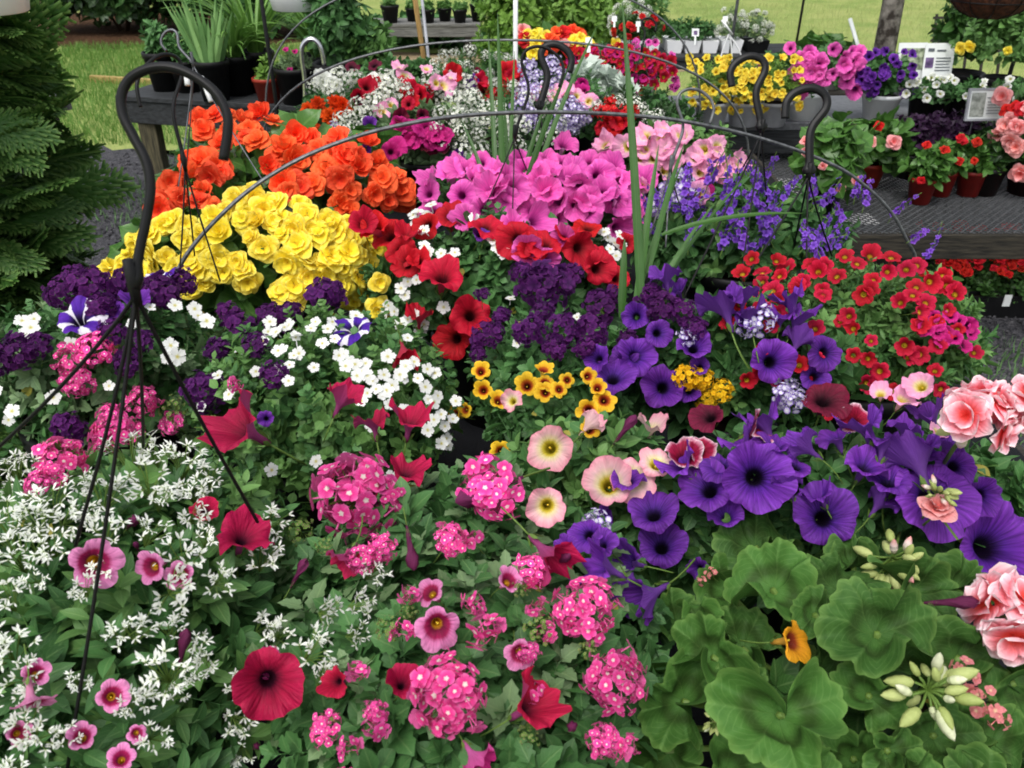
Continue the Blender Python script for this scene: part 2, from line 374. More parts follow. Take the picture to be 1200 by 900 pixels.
def pompon(seed, rings=((11, .5, -.05), (10, .44, .25), (9, .36, .55), (7, .26, .85), (5, .16, 1.15))):
    r = np.random.default_rng(seed); T = MB()
    for li, (k, L, t) in enumerate(rings):
        for j in range(k):
            G, A = petal_grid(L, L * 0.34, 0.3, 0.0, 0.1, 3, 4, 0.4, 0.08, r.uniform(0, 6)); R = rotz(j * 2 * PI / k + li * .3 + r.normal(0, .08)) @ roty(-t + r.normal(0, .12))
            T.add(MB().grid(G, A).get(), R, [0, 0, 0.045 * li], 1.0, [r.uniform(0, 1)])
    stalk(T, -0.02, 0.9, 0.04, 1, seed); return T
def alyssum(seed, K=46):
    r = np.random.default_rng(seed); T = MB(); D = dome(K, -0.2, seed, 0.2)
    f = MB()
    for k in range(4):
        f.add(MB().grid(*petal_grid(0.5, 0.3, 0.1, 0, 0, 3, 3, 0.3)).get(), rotz(k * PI / 2) @ roty(-0.1), [0, 0, 0])
    f = f.get(); P = D * 0.45 * np.array([1, 1, 0.8]) * r.uniform(0.75, 1.1, (K, 1))
    T.add(f, axes_many(D + r.normal(0, .3, D.shape), r.uniform(0, 6, K)), P, 0.17 * r.uniform(0.8, 1.2, K), r.uniform(0, 1, K))
    for p in P[::3]: T.tube([(0, 0, -0.35), p * 0.95], 0.012, 3, 1, cap=False)
    return T
def spike_bloom(seed, K=12):
    """an upright bloom stalk with small lipped flowers; height 1 along +Z"""
    r = np.random.default_rng(seed); T = MB(); bend = r.normal(0, 0.3, 2)
    t = np.linspace(0, 1, 6)[:, None]; T.tube(np.concatenate([t ** 2 * bend, t], 1), 0.012, 4, 1)
    for k in range(K):
        h = 0.25 + 0.72 * k / K; a = k * 2.4 + r.normal(0, .3); q = h * h * bend; n = np.array([math.cos(a), math.sin(a), 0.25]); s = 0.25 * (1.15 - h * 0.6)
        f = floret(0.26, 0.05, 0.1, 0.05, 5, 0.5, seed + k, 3, 3, False).get()
        P = np.array([q[0], q[1], h]) + n * 0.07; T.add(f, _axes(n + r.normal(0, .25, 3), r.uniform(0, 6)), P, s, [r.uniform(0, 1)])
        T.tube([(q[0], q[1], h - .02), P], 0.008, 3, 1, cap=False)
    return T
def geranium_head(seed, nf=4, nb=5, fs=0.80):
    r = np.random.default_rng(seed); T = MB(); D = dome(nf, 0.0, seed, .15)
    for d in D:
        f = double_flower(int(r.integers(1e6)), ((5, .5, .0, .07, 1.05), (4, .38, .02, .16, 1.05), (2, .22, .03, .24, 1.1)), 0.045, .05).get(); V, F, A, M = f
        keep = M == 0; T.add((V, F[keep], A, M[keep]), _axes(d + r.normal(0, .15, 3), r.uniform(0, 6)), d * 0.3, fs * r.uniform(0.85, 1.1), [r.uniform(0, 1)])
    buds(T, r, nb, 0.42, -0.1, .4, (-1.0, -.2)); stalk(T, -0.1, 1.2, 0.03, 1, seed); return T
BUDPROF = [(0.001, 0), (0.06, 0.04), (0.09, 0.13), (0.085, 0.24), (0.05, 0.34), (0.001, 0.4)]
def buds(T, r, nb, rad, z, open_=0.3, zr=(-.5, 1.0)):
    for k in range(nb):
        d = nrm([r.normal(0, 1), r.normal(0, 1), r.uniform(*zr)]); P = d * rad * r.uniform(0.55, 1.05) + [0, 0, z]
        T.tube([(0, 0, z - .12), P * [.6, .6, 1], P], 0.018, 4, 1, cap=False); s = r.uniform(0.5, 0.95)
        V, F, A, M = MB().lathe(BUDPROF, 8).get(); A = A.copy(); A[:, 0] = V[:, 2] / 0.4; A[:, 2] = r.uniform(0, 1)
        T.add((V, F, A, M), _axes(d + r.normal(0, .3, 3)), P, s, mat=2 if r.uniform() < open_ else 3)
def geranium_buds(seed): T = MB(); r = np.random.default_rng(seed); buds(T, r, 22, 0.27, 0.05, 0.15); stalk(T, -0.05, 1.3, 0.03, 1, seed); return T
def geranium_leaf(seed, e0=.7, e1=.4, e2=.25, lobes=7):
    """round scalloped leaf of diameter 1, faces +Z, cleft towards -X; the blade rises like an uneven, folded funnel"""
    r = np.random.default_rng(seed); na, nr = 113, 12; a = np.linspace(-PI - 0.12, PI + 0.12, na); G = np.zeros((nr, na, 3)); A = np.zeros_like(G); ph = r.uniform(0, 6, 6)
    for i, t in enumerate(np.linspace(0.02, 1, nr)):
        lob = 1 + 0.06 * t * t * np.cos(lobes * a) + 0.075 * t ** 5 * np.abs(np.sin(1.5 * lobes * a + .4)) + 0.05 * np.sin(2 * a + ph[0]) + 0.03 * np.sin(3 * a + ph[4])
        lob = lob * (1 - 0.2 * t * np.exp(-((np.abs(a) - PI) / .25) ** 2))
        e = e0 + e1 * np.sin(2 * a + ph[1]) + e2 * np.sin(3 * a + ph[2]) - .20 * (np.abs(np.sin(lobes * a / 2)) - .6) + .12 * np.sin(5 * a + ph[3])
        e = e * min(1, t * 1.6) - .55 * max(0, t - .6) ** 1.3 * (1 + .5 * np.sin(2 * a + ph[5]))
        q = 0.52 * t * lob; h = q * np.cos(e); z = q * np.sin(e) + .02 * t ** 4 * np.sin(16 * a + ph[0]) + .02 * (a / PI) * t - .05
        G[i] = np.stack([h * np.cos(a), h * np.sin(a), z], 1); A[i] = np.stack([np.full(na, t), a * lobes / (2 * PI) + .5, np.full(na, .5)], 1)
    return MB().grid(G, A)
def shoot(leaf, n=9, h=0.5, L=0.5, seed=0, opp=True, tilt0=0.15, tilt1=1.05, rosette=False, r_stem=0.012, top=0.55):
    """a leafy shoot growing along +Z"""
    r = np.random.default_rng(seed); T = MB(); b = r.normal(0, 0.1, 2); t = np.linspace(0, 1, 4)[:, None]
    T.tube(np.concatenate([t ** 2 * b * h, t * h], 1), [r_stem * 1.2, r_stem, r_stem * .8, r_stem * .5], 4, 0, cap=False)
    for k in range(n):
        q = (k / max(1, n - 1)); z = h * (0.2 + 0.8 * q ** 0.8); a = (k // 2) * 1.57 + (k % 2) * PI + r.normal(0, .25) if opp else k * 2.39996 + r.normal(0, .2)
        tl = tilt0 + (tilt1 - tilt0) * q + r.normal(0, .15); s = L * (1 - (1 - top) * q) * r.uniform(0.85, 1.15)
        R = rotz(a) @ roty(-tl) @ rotx(r.normal(0, .2)); T.add(leaf, R, [q * q * b[0] * h, q * q * b[1] * h, z], s, [r.uniform(0, 1)])
    return T.get()

LEAF = {
    'petunia': [leaf_tpl(.29, .14, .22, 6, 3, seed=i) for i in range(2)],
    'verbena': [leaf_tpl(.27, .16, .2, 10, 3, serr=.16, seed=i) for i in range(2)],
    'bacopa': [leaf_tpl(.42, .08, .1, 6, 3, serr=.1, blunt=.9, seed=i) for i in range(2)],
    'narrow': [leaf_tpl(.15, .18, .2, 5, 3, seed=i) for i in range(2)],
    'lance': [leaf_tpl(.2, .16, .3, 6, 3, seed=i) for i in range(2)],
    'broad': [leaf_tpl(.42, .1, .3, 8, 5, wavy=.04, serr=.04, blunt=.85, seed=i) for i in range(2)],
    'lobed': [leaf_tpl(.34, .12, .25, 12, 3, serr=.42, seed=i) for i in range(2)],
}
def shoots(kind_):
    lf = LEAF[kind_]
    P = {'petunia': dict(n=10, h=.9, L=.72, opp=False), 'verbena': dict(n=10, h=1.0, L=.62, tilt1=.9), 'bacopa': dict(n=14, h=1.2, L=.36, tilt1=.7),
         'narrow': dict(n=14, h=1.0, L=.5, opp=False), 'lance': dict(n=9, h=1.0, L=.7, opp=False), 'broad': dict(n=6, h=.8, L=1.0, opp=False, tilt0=.1, tilt1=.7, top=.6),
         'lobed': dict(n=8, h=.6, L=1.0, opp=False, tilt0=.1, tilt1=.9)}[kind_]
    return [shoot(lf[i % 2], seed=31 * i + len(kind_), **P) for i in range(5)]
SHOOT = {k: shoots(k) for k in LEAF}
def fill_foliage(mb, kind_, C, R, n, size, up=0.55, jit=0.4, zmin=-0.35, shell=(0.45, 1.0), mat=0, seed=None):
    """leafy shoots through the volume of a mound"""
    r = rng if seed is None else np.random.default_rng(seed)
    C = np.asarray(C); R = np.asarray(R, float)
    for v in range(5):
        k = n // 5 + (1 if v < n % 5 else 0)
        if not k: continue
        z = r.uniform(zmin, 1, k); a = r.uniform(0, 2 * PI, k); d = np.stack([np.sqrt(1 - z * z) * np.cos(a), np.sqrt(1 - z * z) * np.sin(a), z], 1)
        S = size * r.uniform(0.7, 1.25, k); N = d / R; N /= np.linalg.norm(N, axis=1, keepdims=True); N = N + [0, 0, up] + r.normal(0, jit, (k, 3)); N /= np.linalg.norm(N, axis=1, keepdims=True)
        P = C + d * R * r.uniform(*shell, (k, 1)) - N * (S * 1.0)[:, None]
        mb.add(SHOOT[kind_][v], axes_many(N, r.uniform(0, 6, k)), P, S, r.uniform(0, 1, k), mat=mat)

# ------------------------------------------------------------------ materials in use
GREEN = mat_leaf("stem_green", '#3d5a22', '#6f8c3c', .5, .15)
YELL = mat_plain("stamen_yellow", '#c9a21e', '#e6c83a', .6, 60)
BUDG = mat_leaf("bud_green", '#8fa050', '#c3cc86', .5, .2, 0.0)
LM = {
    'mid': mat_leaf("leaf_mid", '#1f4020', '#588a4c', .5, .27),
    'fresh': mat_leaf("leaf_fresh", '#2f5629', '#74a056', .5, .3),
    'bright': mat_leaf("leaf_bright", '#456f2a', '#84aa4a', .5, .28),
    'deep': mat_leaf("leaf_deep", '#163012', '#426c30', .42, .18),
    'grey': mat_leaf("leaf_greygreen", '#3c5836', '#7f9c6c', .55, .2),
    'yellowing': mat_leaf("leaf_yellowing", '#7c7a2c', '#b0a648', .55, .3),
    'silver': mat_leaf("leaf_silver", '#8c9c90', '#d2dcd2', .7, .1, 0.1),
    'dark': mat_leaf("leaf_dark", '#13240e', '#2f5226', .4, .15),
    'purple': mat_leaf("leaf_purple", '#1c0a20', '#4c2a52', .4, .15, 0.2),
    'begonia': mat_leaf("leaf_begonia", '#24461b', '#58863b', .35, .2, .3),
    'cedar': mat_leaf("cedar_scale", '#1b3913', '#477430', .5, .22, 0.0, tip='#7ca052'),
    'spike': mat_leaf("spike_leaf", '#20431a', '#456f2e', .4, .2, 0.15),
    'strap': mat_leaf("strap_leaf", '#3c6a26', '#78a24c', .45, .25, 0.15),
    'iris': mat_leaf("iris_leaf", '#4a7a40', '#8fb872', .5, .25, 0.1),
}
def flower_mats(p): return [p, GREEN, YELL, BUDG]
def PM(name, stops, **k): return mat_petal(name, stops, **k)
PET = {
    'red': PM("petal_red", [(0, '#4a0610'), (.15, '#8f0a18'), (.4, '#be0e28'), (1, '#cc1630')], back='#b03048', vein=.22),
    'crimson': PM("petal_crimson", [(0, '#30061c'), (.12, '#740a2c'), (.4, '#a60c3a'), (1, '#bc1448')], back='#a04078', vein=.2),
    'purple': PM("petal_purple", [(0, '#140524'), (.05, '#240d48'), (.2, '#4e2088'), (.5, '#682a9c'), (1, '#7a38ac')], back='#6c3c98', vein=.42, vscale=13.0),
    'pink': PM("petal_pink", [(0, '#8a1a6a'), (.18, '#cc3f9c'), (.42, '#ec58b8'), (1, '#f26cc2')], back='#e8a0d4', vein=.2),
    'palepink': PM("petal_palepink", [(0, '#a8941c'), (.14, '#d8c440'), (.30, '#efdfae'), (.55, '#f0c2c4'), (1, '#ea96aa')], back='#f0c8c8', vein=.12),
    'salmonpink': PM("petal_light_pink", [(0, '#e0c83c'), (.2, '#eee0a0'), (.42, '#f8b8d4'), (1, '#f8a0cc')], back='#f4c4d4', vein=.15),
    'star': PM("petal_star", [(0, '#120424'), (.16, '#2a0c5a'), (.4, '#4a1c9c'), (1, '#56249f')], back='#b8a8cc', vein=.2, star=('#f0eaf6', .10)),
    'cherry': PM("petal_cherry", [(0, '#4a0418'), (.3, '#9c1038'), (.7, '#b01c4c'), (.9, '#e8a0b8'), (1, '#f4e0e6')], back='#a84468', vein=.3),
    'maroon': PM("petal_maroon", [(0, '#1c0410'), (.4, '#5c0a28'), (1, '#741034')], back='#6a2444', vein=.25),
    'magenta': PM("petal_magenta", [(0, '#4a0430'), (.3, '#b81470'), (1, '#d02a88')], back='#c860a0', vein=.2),
    'whitep': PM("petal_white", [(0, '#c8cc70'), (.25, '#eef0e4'), (1, '#f4f5f2')], vein=.08),
    'cal_pink': PM("petal_calib_pink", [(0, '#d0941c'), (.10, '#6c0a30'), (.40, '#a01250'), (.58, '#dc78b0'), (1, '#e692c4')], back='#d888b4', vein=.2),
    'cal_yellow': PM("petal_calib_yellow", [(0, '#4c1206'), (.16, '#8c2810'), (.32, '#b85c14'), (.46, '#e8b020'), (1, '#f2c832')], back='#e8c85c', vein=.12),
    'cal_orange': PM("petal_calib_orange", [(0, '#5c1208'), (.2, '#8a2c0c'), (.4, '#e09018'), (1, '#eea422')], back='#e0a83c', vein=.15),
    'cal_red': PM("petal_calib_red", [(0, '#e0c030'), (.06, '#c08a20'), (.12, '#7c0a14'), (.36, '#b40c2a'), (1, '#cc183e')], back='#c03a58', vein=.15),
    'cal_gold': PM("petal_calib_gold", [(0, '#c88a10'), (.2, '#ecc830'), (1, '#f8e252')], vein=.1),
    'verb_pink': PM("petal_verbena_pink", [(0, '#fffbe0'), (.15, '#fdeef0'), (.24, '#f43698'), (.6, '#fa52aa'), (1, '#ff7cc2')], back='#e870b0', vein=.12, trans=.32, vary=.24),
    'verb_red': PM("petal_verbena_red", [(0, '#e0b0a0'), (.18, '#d81c24'), (1, '#e02420')], vein=.1),
    'verb_dark': PM("petal_verbena_dark", [(0, '#3c0c4a'), (.3, '#481056'), (1, '#662070')], back='#6a3080', vein=.25),
    'verb_lilac': PM("petal_verbena_lilac", [(0, '#ffffff'), (.25, '#f4f0fa'), (.62, '#d8cdf0'), (.75, '#7a4cc0'), (1, '#8a60cc')], vein=.12),
    'verb_pale': PM("petal_verbena_salmon", [(0, '#f4d8b0'), (.3, '#e08488'), (1, '#e88f96')], vein=.1),
    'bacopa': PM("petal_bacopa", [(0, '#cfc24a'), (.15, '#e4e2b8'), (.28, '#f2f3ee'), (1, '#f6f7f4')], vein=.06),
    'euph': PM("petal_euphorbia", [(0, '#cfdca8'), (.3, '#f0f3e8'), (1, '#f6f8f3')], vein=.05, trans=.35),
    'alyssum': PM("petal_alyssum", [(0, '#d4dca0'), (.3, '#f0f2e8'), (1, '#f4f5f0')], vein=.05),
    'beg_yellow': PM("petal_begonia_yellow", [(0, '#e8b818'), (.3, '#f8e030'), (.7, '#fce440'), (1, '#fdee6e')], vein=.04, trans=.2),
    'beg_orange': PM("petal_begonia_orange", [(0, '#dc300c'), (.4, '#f24a1c'), (1, '#ff6c3c')], vein=.08, trans=.2),
    'beg_pink': PM("petal_begonia_pink", [(0, '#e0524c'), (.4, '#ee8480'), (1, '#f6b4b4')], vein=.12),
    'beg_red': PM("petal_begonia_red", [(0, '#a80c10'), (1, '#dc2020')], vein=.12),
    'marigold': PM("petal_marigold", [(0, '#c83404'), (1, '#f2540e')], vein=.15),
    'lantana': PM("petal_lantana", [(0, '#d08a08'), (.3, '#eebc14'), (1, '#f4cc24')], vein=.1),
    'angel': PM("petal_angelonia", [(0, '#4c2090'), (.4, '#8048c8'), (1, '#9668da')], vein=.25),
    'geran': PM("petal_geranium", [(0, '#e0301c'), (.3, '#ea544c'), (.62, '#f28c98'), (.85, '#f8c4ce'), (1, '#fbeaec')], vein=.10, trans=.3),
    'geran_bud': PM("petal_geranium_bud", [(0, '#c8cc98'), (.5, '#efe0d8'), (1, '#f0a098')], vein=.1),
    'silverbud': PM("petal_pale_bud", [(0, '#d8e0b0'), (1, '#eef0d0')], vein=.08),
    'seedhead': PM("verbena_seed_head", [(0, '#c87898'), (.3, '#6c8a40'), (1, '#8aa858')], vein=.2),
    'spent': PM("petal_spent", [(0, '#4a1438'), (1, '#7c2c5c')], vein=.3),
}
# flower kinds: name of the part, meshes (shared by every copy), default facing mix, real size limit
KIND = {}
def K(key, part, tpls, pet, extra=None, tocam=0.55):
    mats = flower_mats(PET[pet])
    if extra: mats[2] = extra
    KIND[key] = (part, [t.mesh(part, mats) for t in tpls], tocam)
OPEN = [dict(flare=.08, ruffle=1.1), dict(flare=.16, ruffle=1.6), dict(flare=.04, ruffle=1.0), dict(flare=.24, ruffle=1.4)]
def pets(n0, **k): return [petunia(n0 + i, **{**o, **k}) for i, o in enumerate(OPEN)]
def trumps(n0, **k): return [petunia(n0 + i, **{**dict(flare=.24 + .09 * i, ruffle=2.0, notch=.14, tube=.5, throat=.07, stamen=False), **k}) for i in range(3)]
for c in ('red', 'crimson', 'purple', 'pink', 'palepink', 'salmonpink', 'star', 'cherry', 'maroon', 'magenta', 'whitep'):
    K('p_' + c, 'petunia_flower', pets(len(c) * 7, stamen=c in ('palepink', 'salmonpink', 'whitep')), c)
    K('t_' + c, 'petunia_flower', trumps(len(c) * 5 + 3), c, tocam=.1)
for c in ('pink', 'yellow', 'orange', 'red', 'gold'):
    K('c_' + c, 'calibrachoa_flower', pets(40 + len(c), notch=.24, ruffle=.6, throat=.09, nseg=30, tube=.6), 'cal_' + c)
K('v_pink', 'verbena_flower_cluster', [verbena(i, 50, .262, .74, -.3) for i in range(5)], 'verb_pink')
K('v_small', 'verbena_flower_cluster', [verbena(i + 9, 6, .5, .5) for i in range(3)], 'verb_pink')
K('v_red', 'verbena_flower_cluster', [verbena(i, 22, .32) for i in range(2)], 'verb_red')
K('v_dark', 'verbena_flower_cluster', [verbena(i, 62, .25, .85, -.4) for i in range(4)], 'verb_dark')
K('v_green', 'verbena_seed_head', [verbena(i + 60, 26, .2, .8, -.4) for i in range(2)], 'seedhead')
K('v_lilac', 'verbena_flower_cluster', [verbena(i + 5, 26, .28) for i in range(3)], 'verb_lilac')
K('v_pale', 'verbena_flower_cluster', [verbena(i + 15, 6, .42, .6) for i in range(2)], 'verb_pale')
K('bacopa', 'bacopa_flower', [floret(.205, .04, .08, .1, 5, .5, i, 5, 5) for i in range(3)], 'bacopa', tocam=.45)
K('euph', 'euphorbia_spray', [spray(i) for i in range(6)], 'euph', tocam=.3)
K('alyssum', 'alyssum_cluster', [alyssum(i) for i in range(3)], 'alyssum')
def begs(n0): return [double_flower(n0 + i) for i in range(4)] + [double_flower(n0 + 4, ((4, .42, .0, .26, 1.0), (4, .30, .03, .34, .95), (2, .16, .05, .3, 1.0)), .03, .02), double_flower(n0 + 5, ((4, .5, .0, .0, 1.0), (3, .36, .03, .12, 1.1), (2, .2, .05, .2, 1.1)), .06, .10)]
K('b_yellow', 'begonia_flower', begs(0), 'beg_yellow', tocam=.5)
K('b_orange', 'begonia_flower', begs(20), 'beg_orange')
K('b_pink', 'begonia_flower', [double_flower(i + 9) for i in range(3)], 'beg_pink')
K('b_red', 'begonia_flower', [double_flower(i + 12) for i in range(2)], 'beg_red')
K('marigold', 'marigold_flower', [pompon(i) for i in range(2)], 'marigold')
K('lantana', 'lantana_flower', [verbena(i + 30, 60, .25, .6) for i in range(2)], 'lantana')
K('angel', 'flower_spike', [spike_bloom(i) for i in range(4)], 'angel')
K('bud', 'petunia_bud', [bud_closed(i) for i in range(2)], 'spent')
gh = [geranium_head(i) for i in range(3)]
K('g_head', 'geranium_flower_head', gh, 'geran', PET['geran_bud'], tocam=.5)
K('g_bud', 'geranium_bud_cluster', [geranium_buds(i) for i in range(2)], 'geran', PET['geran_bud'])
_m = [geranium_buds(i + 7) for i in range(2)]
K('g_green', 'geranium_bud_cluster', _m, 'geran', PET['silverbud'])

BLACK = mat_plain("black_plastic", '#060607', '#101012', .5, 30, spec=.3)
BLACKW = mat_plain("black_coated_wire", '#050506', '#0c0c0e', .55, 60, spec=.3)
WHITE = mat_plain("white_plastic", '#e6e8ea', '#f2f3f4', .4, 8)
GREYP = mat_plain("grey_pot_plastic", '#8a8c92', '#a8aab0', .5, 12)
TERRA = mat_plain("brick_red_plastic", '#7c2216', '#9c3220', .5, 15)
REDPOT = mat_plain("dark_red_plastic", '#6c1210', '#8c1c16', .5, 15)
SOIL = mat_plain("potting_soil", '#0c0806', '#2a1e14', .9, 90, bump=.8, spec=.1)
STEEL = mat_plain("dull_steel", '#4c4e52', '#6a6c70', .45, 50, metal=.6)
CHROME = mat_plain("bright_steel", '#b8babc', '#d8d8da', .25, 20, metal=.9)
HOOP = mat_plain("weathered_grey_hoop", '#4a4c4e', '#727476', .5, 90, metal=.35)
WOODB = mat_plain("black_stained_wood", '#141618', '#34373a', .7, 9, stretch=(1, 14, 14), bump=.5)
WOODG = mat_plain("weathered_grey_wood", '#4a4a48', '#7c7c78', .8, 8, stretch=(1, 16, 16), bump=.5)
WOODP = mat_plain("mossy_post_wood", '#2e2c20', '#5a543e', .85, 7, stretch=(14, 14, 1.5), bump=.6)
WOODD = mat_plain("wet_dark_wood", '#0e0d0c', '#3a352c', .7, 8, stretch=(1.5, 14, 14), bump=.6)
STAKE = mat_plain("bamboo_stake", '#8a6a3c', '#b8965c', .6, 20, stretch=(10, 10, 1))
BARK = mat_plain("lichen_bark", '#2e2822', '#8a857c', .9, 16, bump=.9, lo=.42, hi=.66, dist=.01)
BARKB = mat_plain("brown_bark", '#2a1c12', '#5a4028', .9, 30, stretch=(6, 6, 1), bump=.8, dist=.006)
COIR = mat_plain("coir_liner", '#2e160c', '#5c3420', .95, 60, bump=1.0, dist=.008)
PAPER = mat_plain("paper_card", '#dfe4e2', '#eef1ef', .5, 10)
INK = mat_plain("printed_ink", '#4a5058', '#6a7078', .6, 30)
TAGY = mat_plain("yellow_tag", '#d09a10', '#e4b41c', .5, 10)
MESHM = mat_plain("expanded_metal", '#3c3e40', '#5c5e60', .55, 60, metal=.1)
RIMM = mat_plain("grey_metal_tread", '#54565a', '#6e7074', .5, 40, metal=.3)
CLOTH = mat_plain("black_weed_cloth", '#0c0d10', '#17191d', .75, 300, bump=.4, spec=.2)

# ------------------------------------------------------------------ the setting: ground, gravel, mulch
def gmat(name, cols, scale, bump, dist, fine=None):
    t = NT(name); co = t.coord('Object'); n = t.math('ADD', t.math('MULTIPLY', t.noise(scale, co, 6, .65), .6), t.math('MULTIPLY', t.noise(scale * 3.7, co, 3, .6), .4)); n2 = t.noise(fine or scale * 9, co, 3)
    t.put(t.b.inputs['Base Color'], t.ramp(t.math('ADD', t.math('MULTIPLY', n, .55), t.math('MULTIPLY', n2, .45)), cols)); t.b.inputs['Roughness'].default_value = .95
    t.b.inputs['Specular IOR Level'].default_value = .1; t.bump(n2, bump, dist); return t.m
LAWN = gmat("lawn_grass", [(.30, '#5c7a3c'), (.45, '#7f9650'), (.55, '#a0a866'), (.68, '#b0b07a')], .55, .8, .03, 70)
GRAV = gmat("gravel", [(.3, '#1e1e20'), (.5, '#46464a'), (.62, '#6a696c'), (.72, '#8a888a')], 30, 1.0, .02, 90)
MULCH = gmat("bark_mulch", [(.3, '#1c120c'), (.5, '#4a3424'), (.65, '#7a6048'), (.75, '#a08a70')], 14, 1.0, .04, 40)
DIRT = gmat("worn_dirt_path", [(.3, '#6a5a44'), (.5, '#8a7a60'), (.65, '#a0907a')], 3, .6, .01, 60)
def sheet(name, x0, x1, y0, y1, z, m, n=40, wob=0.0):
    xs = np.linspace(x0, x1, n); ys = np.linspace(y0, y1, n); X, Y = np.meshgrid(xs, ys, indexing='xy')
    G = np.stack([X, Y, np.full_like(X, z)], 2)
    if wob:
        for e in (0, -1):
            G[e, :, 1] += rng.normal(0, wob, n) * .5 + wob * np.sin(xs * 3.1); G[:, e, 0] += rng.normal(0, wob, n) * .5
    return kind(MB().grid(G).obj(name, m, smooth=False), 'structure')
sheet('lawn', -60, 60, -20, 120, 0, LAWN, 60)
sheet('gravel_yard', -3.4, 3.2, -2.2, 6.0, .004, GRAV, 60, .16)
sheet('dirt_path', -2.2, 2.6, 8.9, 9.9, .004, DIRT, 30, .1)
sheet('mulch_bed', -7.0, -2.6, 10.3, 13.5, .004, MULCH, 30, .2)
# loose stones on the open gravel, grass blades on the open lawn
def stones():
    mb = MB(); ico = MB(); ico.lathe([(0.001, -.4), (.4, -.25), (.5, .05), (.3, .35), (.001, .42)], 6); t = ico.get()
    for (x0, x1, y0, y1, n) in ((1.0, 2.6, 1.7, 3.4, 2600), (-2.6, -.8, 2.6, 5.9, 2600)):
        P = np.stack([rng.uniform(x0, x1, n), rng.uniform(y0, y1, n), np.full(n, .008)], 1)
        mb.add(t, axes_many(rng.normal(0, 1, (n, 3)), rng.uniform(0, 6, n)), P, rng.uniform(.008, .024, n))
    kind(mb.obj('gravel_stones', GRAV, smooth=False), 'stuff')
stones()
def grass(name, zones, m, label=None):
    mb = MB(); bl = MB().grid(np.array([[[-.05, 0, 0], [.05, 0, 0]], [[-.035, .06, .55], [.035, .06, .55]], [[-.004, .25, 1], [.004, .25, 1]]]), np.array([[[0, 0, .5]] * 2, [[.5, 0, .5]] * 2, [[1, 0, .5]] * 2])).get()
    for (x0, x1, y0, y1, n, h) in zones:
        P = np.stack([rng.uniform(x0, x1, n), rng.uniform(y0, y1, n), np.full(n, .0)], 1)
        N = np.stack([rng.normal(0, .25, n), rng.normal(0, .25, n), np.ones(n)], 1); mb.add(bl, axes_many(N, rng.uniform(0, 6, n)), P, rng.uniform(.5, 1.2, n) * h, rng.uniform(0, 1, n))
    kind(mb.obj(name, m, smooth=False), 'stuff')
grass('lawn_grass', [(-5, -1.8, 6.0, 10.4, 26000, .07)], mat_leaf("grass_blade", '#416a28', '#769c48', .6, .3, 0))
grass('lawn_grass_pale', [(1.5, 9, 6.2, 14.5, 22000, .06)], mat_leaf("grass_blade_pale", '#839852', '#b4ba80', .6, .3, 0))
grass('gravel_weeds', [(1.2, 2.2, 2.1, 3.0, 900, .07), (-2.3, -1.2, 4.2, 6.1, 1500, .06)], LM['mid'])

# ------------------------------------------------------------------ benches
def bar(mb, a, b, w, h, mat=0):
    """a board from a to b (centre line), w across, h high"""
    a = np.asarray(a, float); b = np.asarray(b, float); L = np.linalg.norm(b - a); x = (b - a) / L; z = np.array([0, 0, 1.0]) if abs(x[2]) < .9 else np.array([0, 1.0, 0]); y = nrm(np.cross(z, x)); z = np.cross(x, y)
    mb.box((0, -w / 2, -h / 2), (L, w / 2, h / 2), mat, np.stack([x, y, z], 1), a)
def bench(name, label, A, B, depth, z, top_m, leg_m, bh=.09, nboard=4, group=None, legs=2, back=1):
    """slatted plant bench whose front top edge runs from A to B"""
    A = np.array([A[0], A[1], 0.0]); B = np.array([B[0], B[1], 0.0]); x = nrm(B - A); y = np.array([-x[1], x[0], 0]) * back
    t = thing(name, label, 'bench', (*((A + B) / 2 + y * depth / 2)[:2], 0), group)
    bw = depth / nboard
    mb = MB()
    for k in range(nboard):
        c = y * (bw * (k + .5)); bar(mb, A + c + [0, 0, z - .0125], B + c + [0, 0, z - .0125], bw - .008, .025)
    mb.obj('bench_top', top_m, t, False, .003)
    for c in (.03, depth - .03):
        m = MB(); q = y * c; bar(m, A + q + [0, 0, z - .026 - bh / 2], B + q + [0, 0, z - .026 - bh / 2], .035, bh); m.obj('apron_board', top_m, t, False, .004)
    L = np.linalg.norm(B - A)
    for k in range(legs):
        for c in (.07, depth - .07):
            p = A + x * (.12 + (L - .24) * k / max(1, legs - 1)) + y * c; m = MB(); m.box((p[0] - .045, p[1] - .045, 0.0), (p[0] + .045, p[1] + .045, z - .028)); m.obj('leg', leg_m, t, False, .006)
    return t
BZ = .68
bench('display_bench', 'long low wooden bench carrying the crowd of hanging baskets', (-.78, .22), (.92, .22), 3.1, BZ, WOODD, WOODP, .09, 14, None, 3)
cl = MB(); cl.box((-.75, .25, BZ + .002), (.9, 3.28, BZ + .006)); tag(cl.obj('weed_cloth', CLOTH, None, False), 'black woven cloth spread on the bench under the baskets', 'cloth')

LZ = .64
LA, LB = at_z(134, 112, LZ), at_z(445, 131, LZ)
bench('side_bench', 'black wooden bench with iris and daylily pots behind the orange begonias', LA, LB, .62, LZ, WOODB, WOODP, .11, 4, None, 2)
GA, GB = np.array([-1.52, 9.6]), np.array([-.33, 9.6])
bench('far_bench', 'low grey slatted bench with black nursery trays near the dirt path', GA, GB, .5, .33, WOODG, WOODD, .1, 3, None, 2)
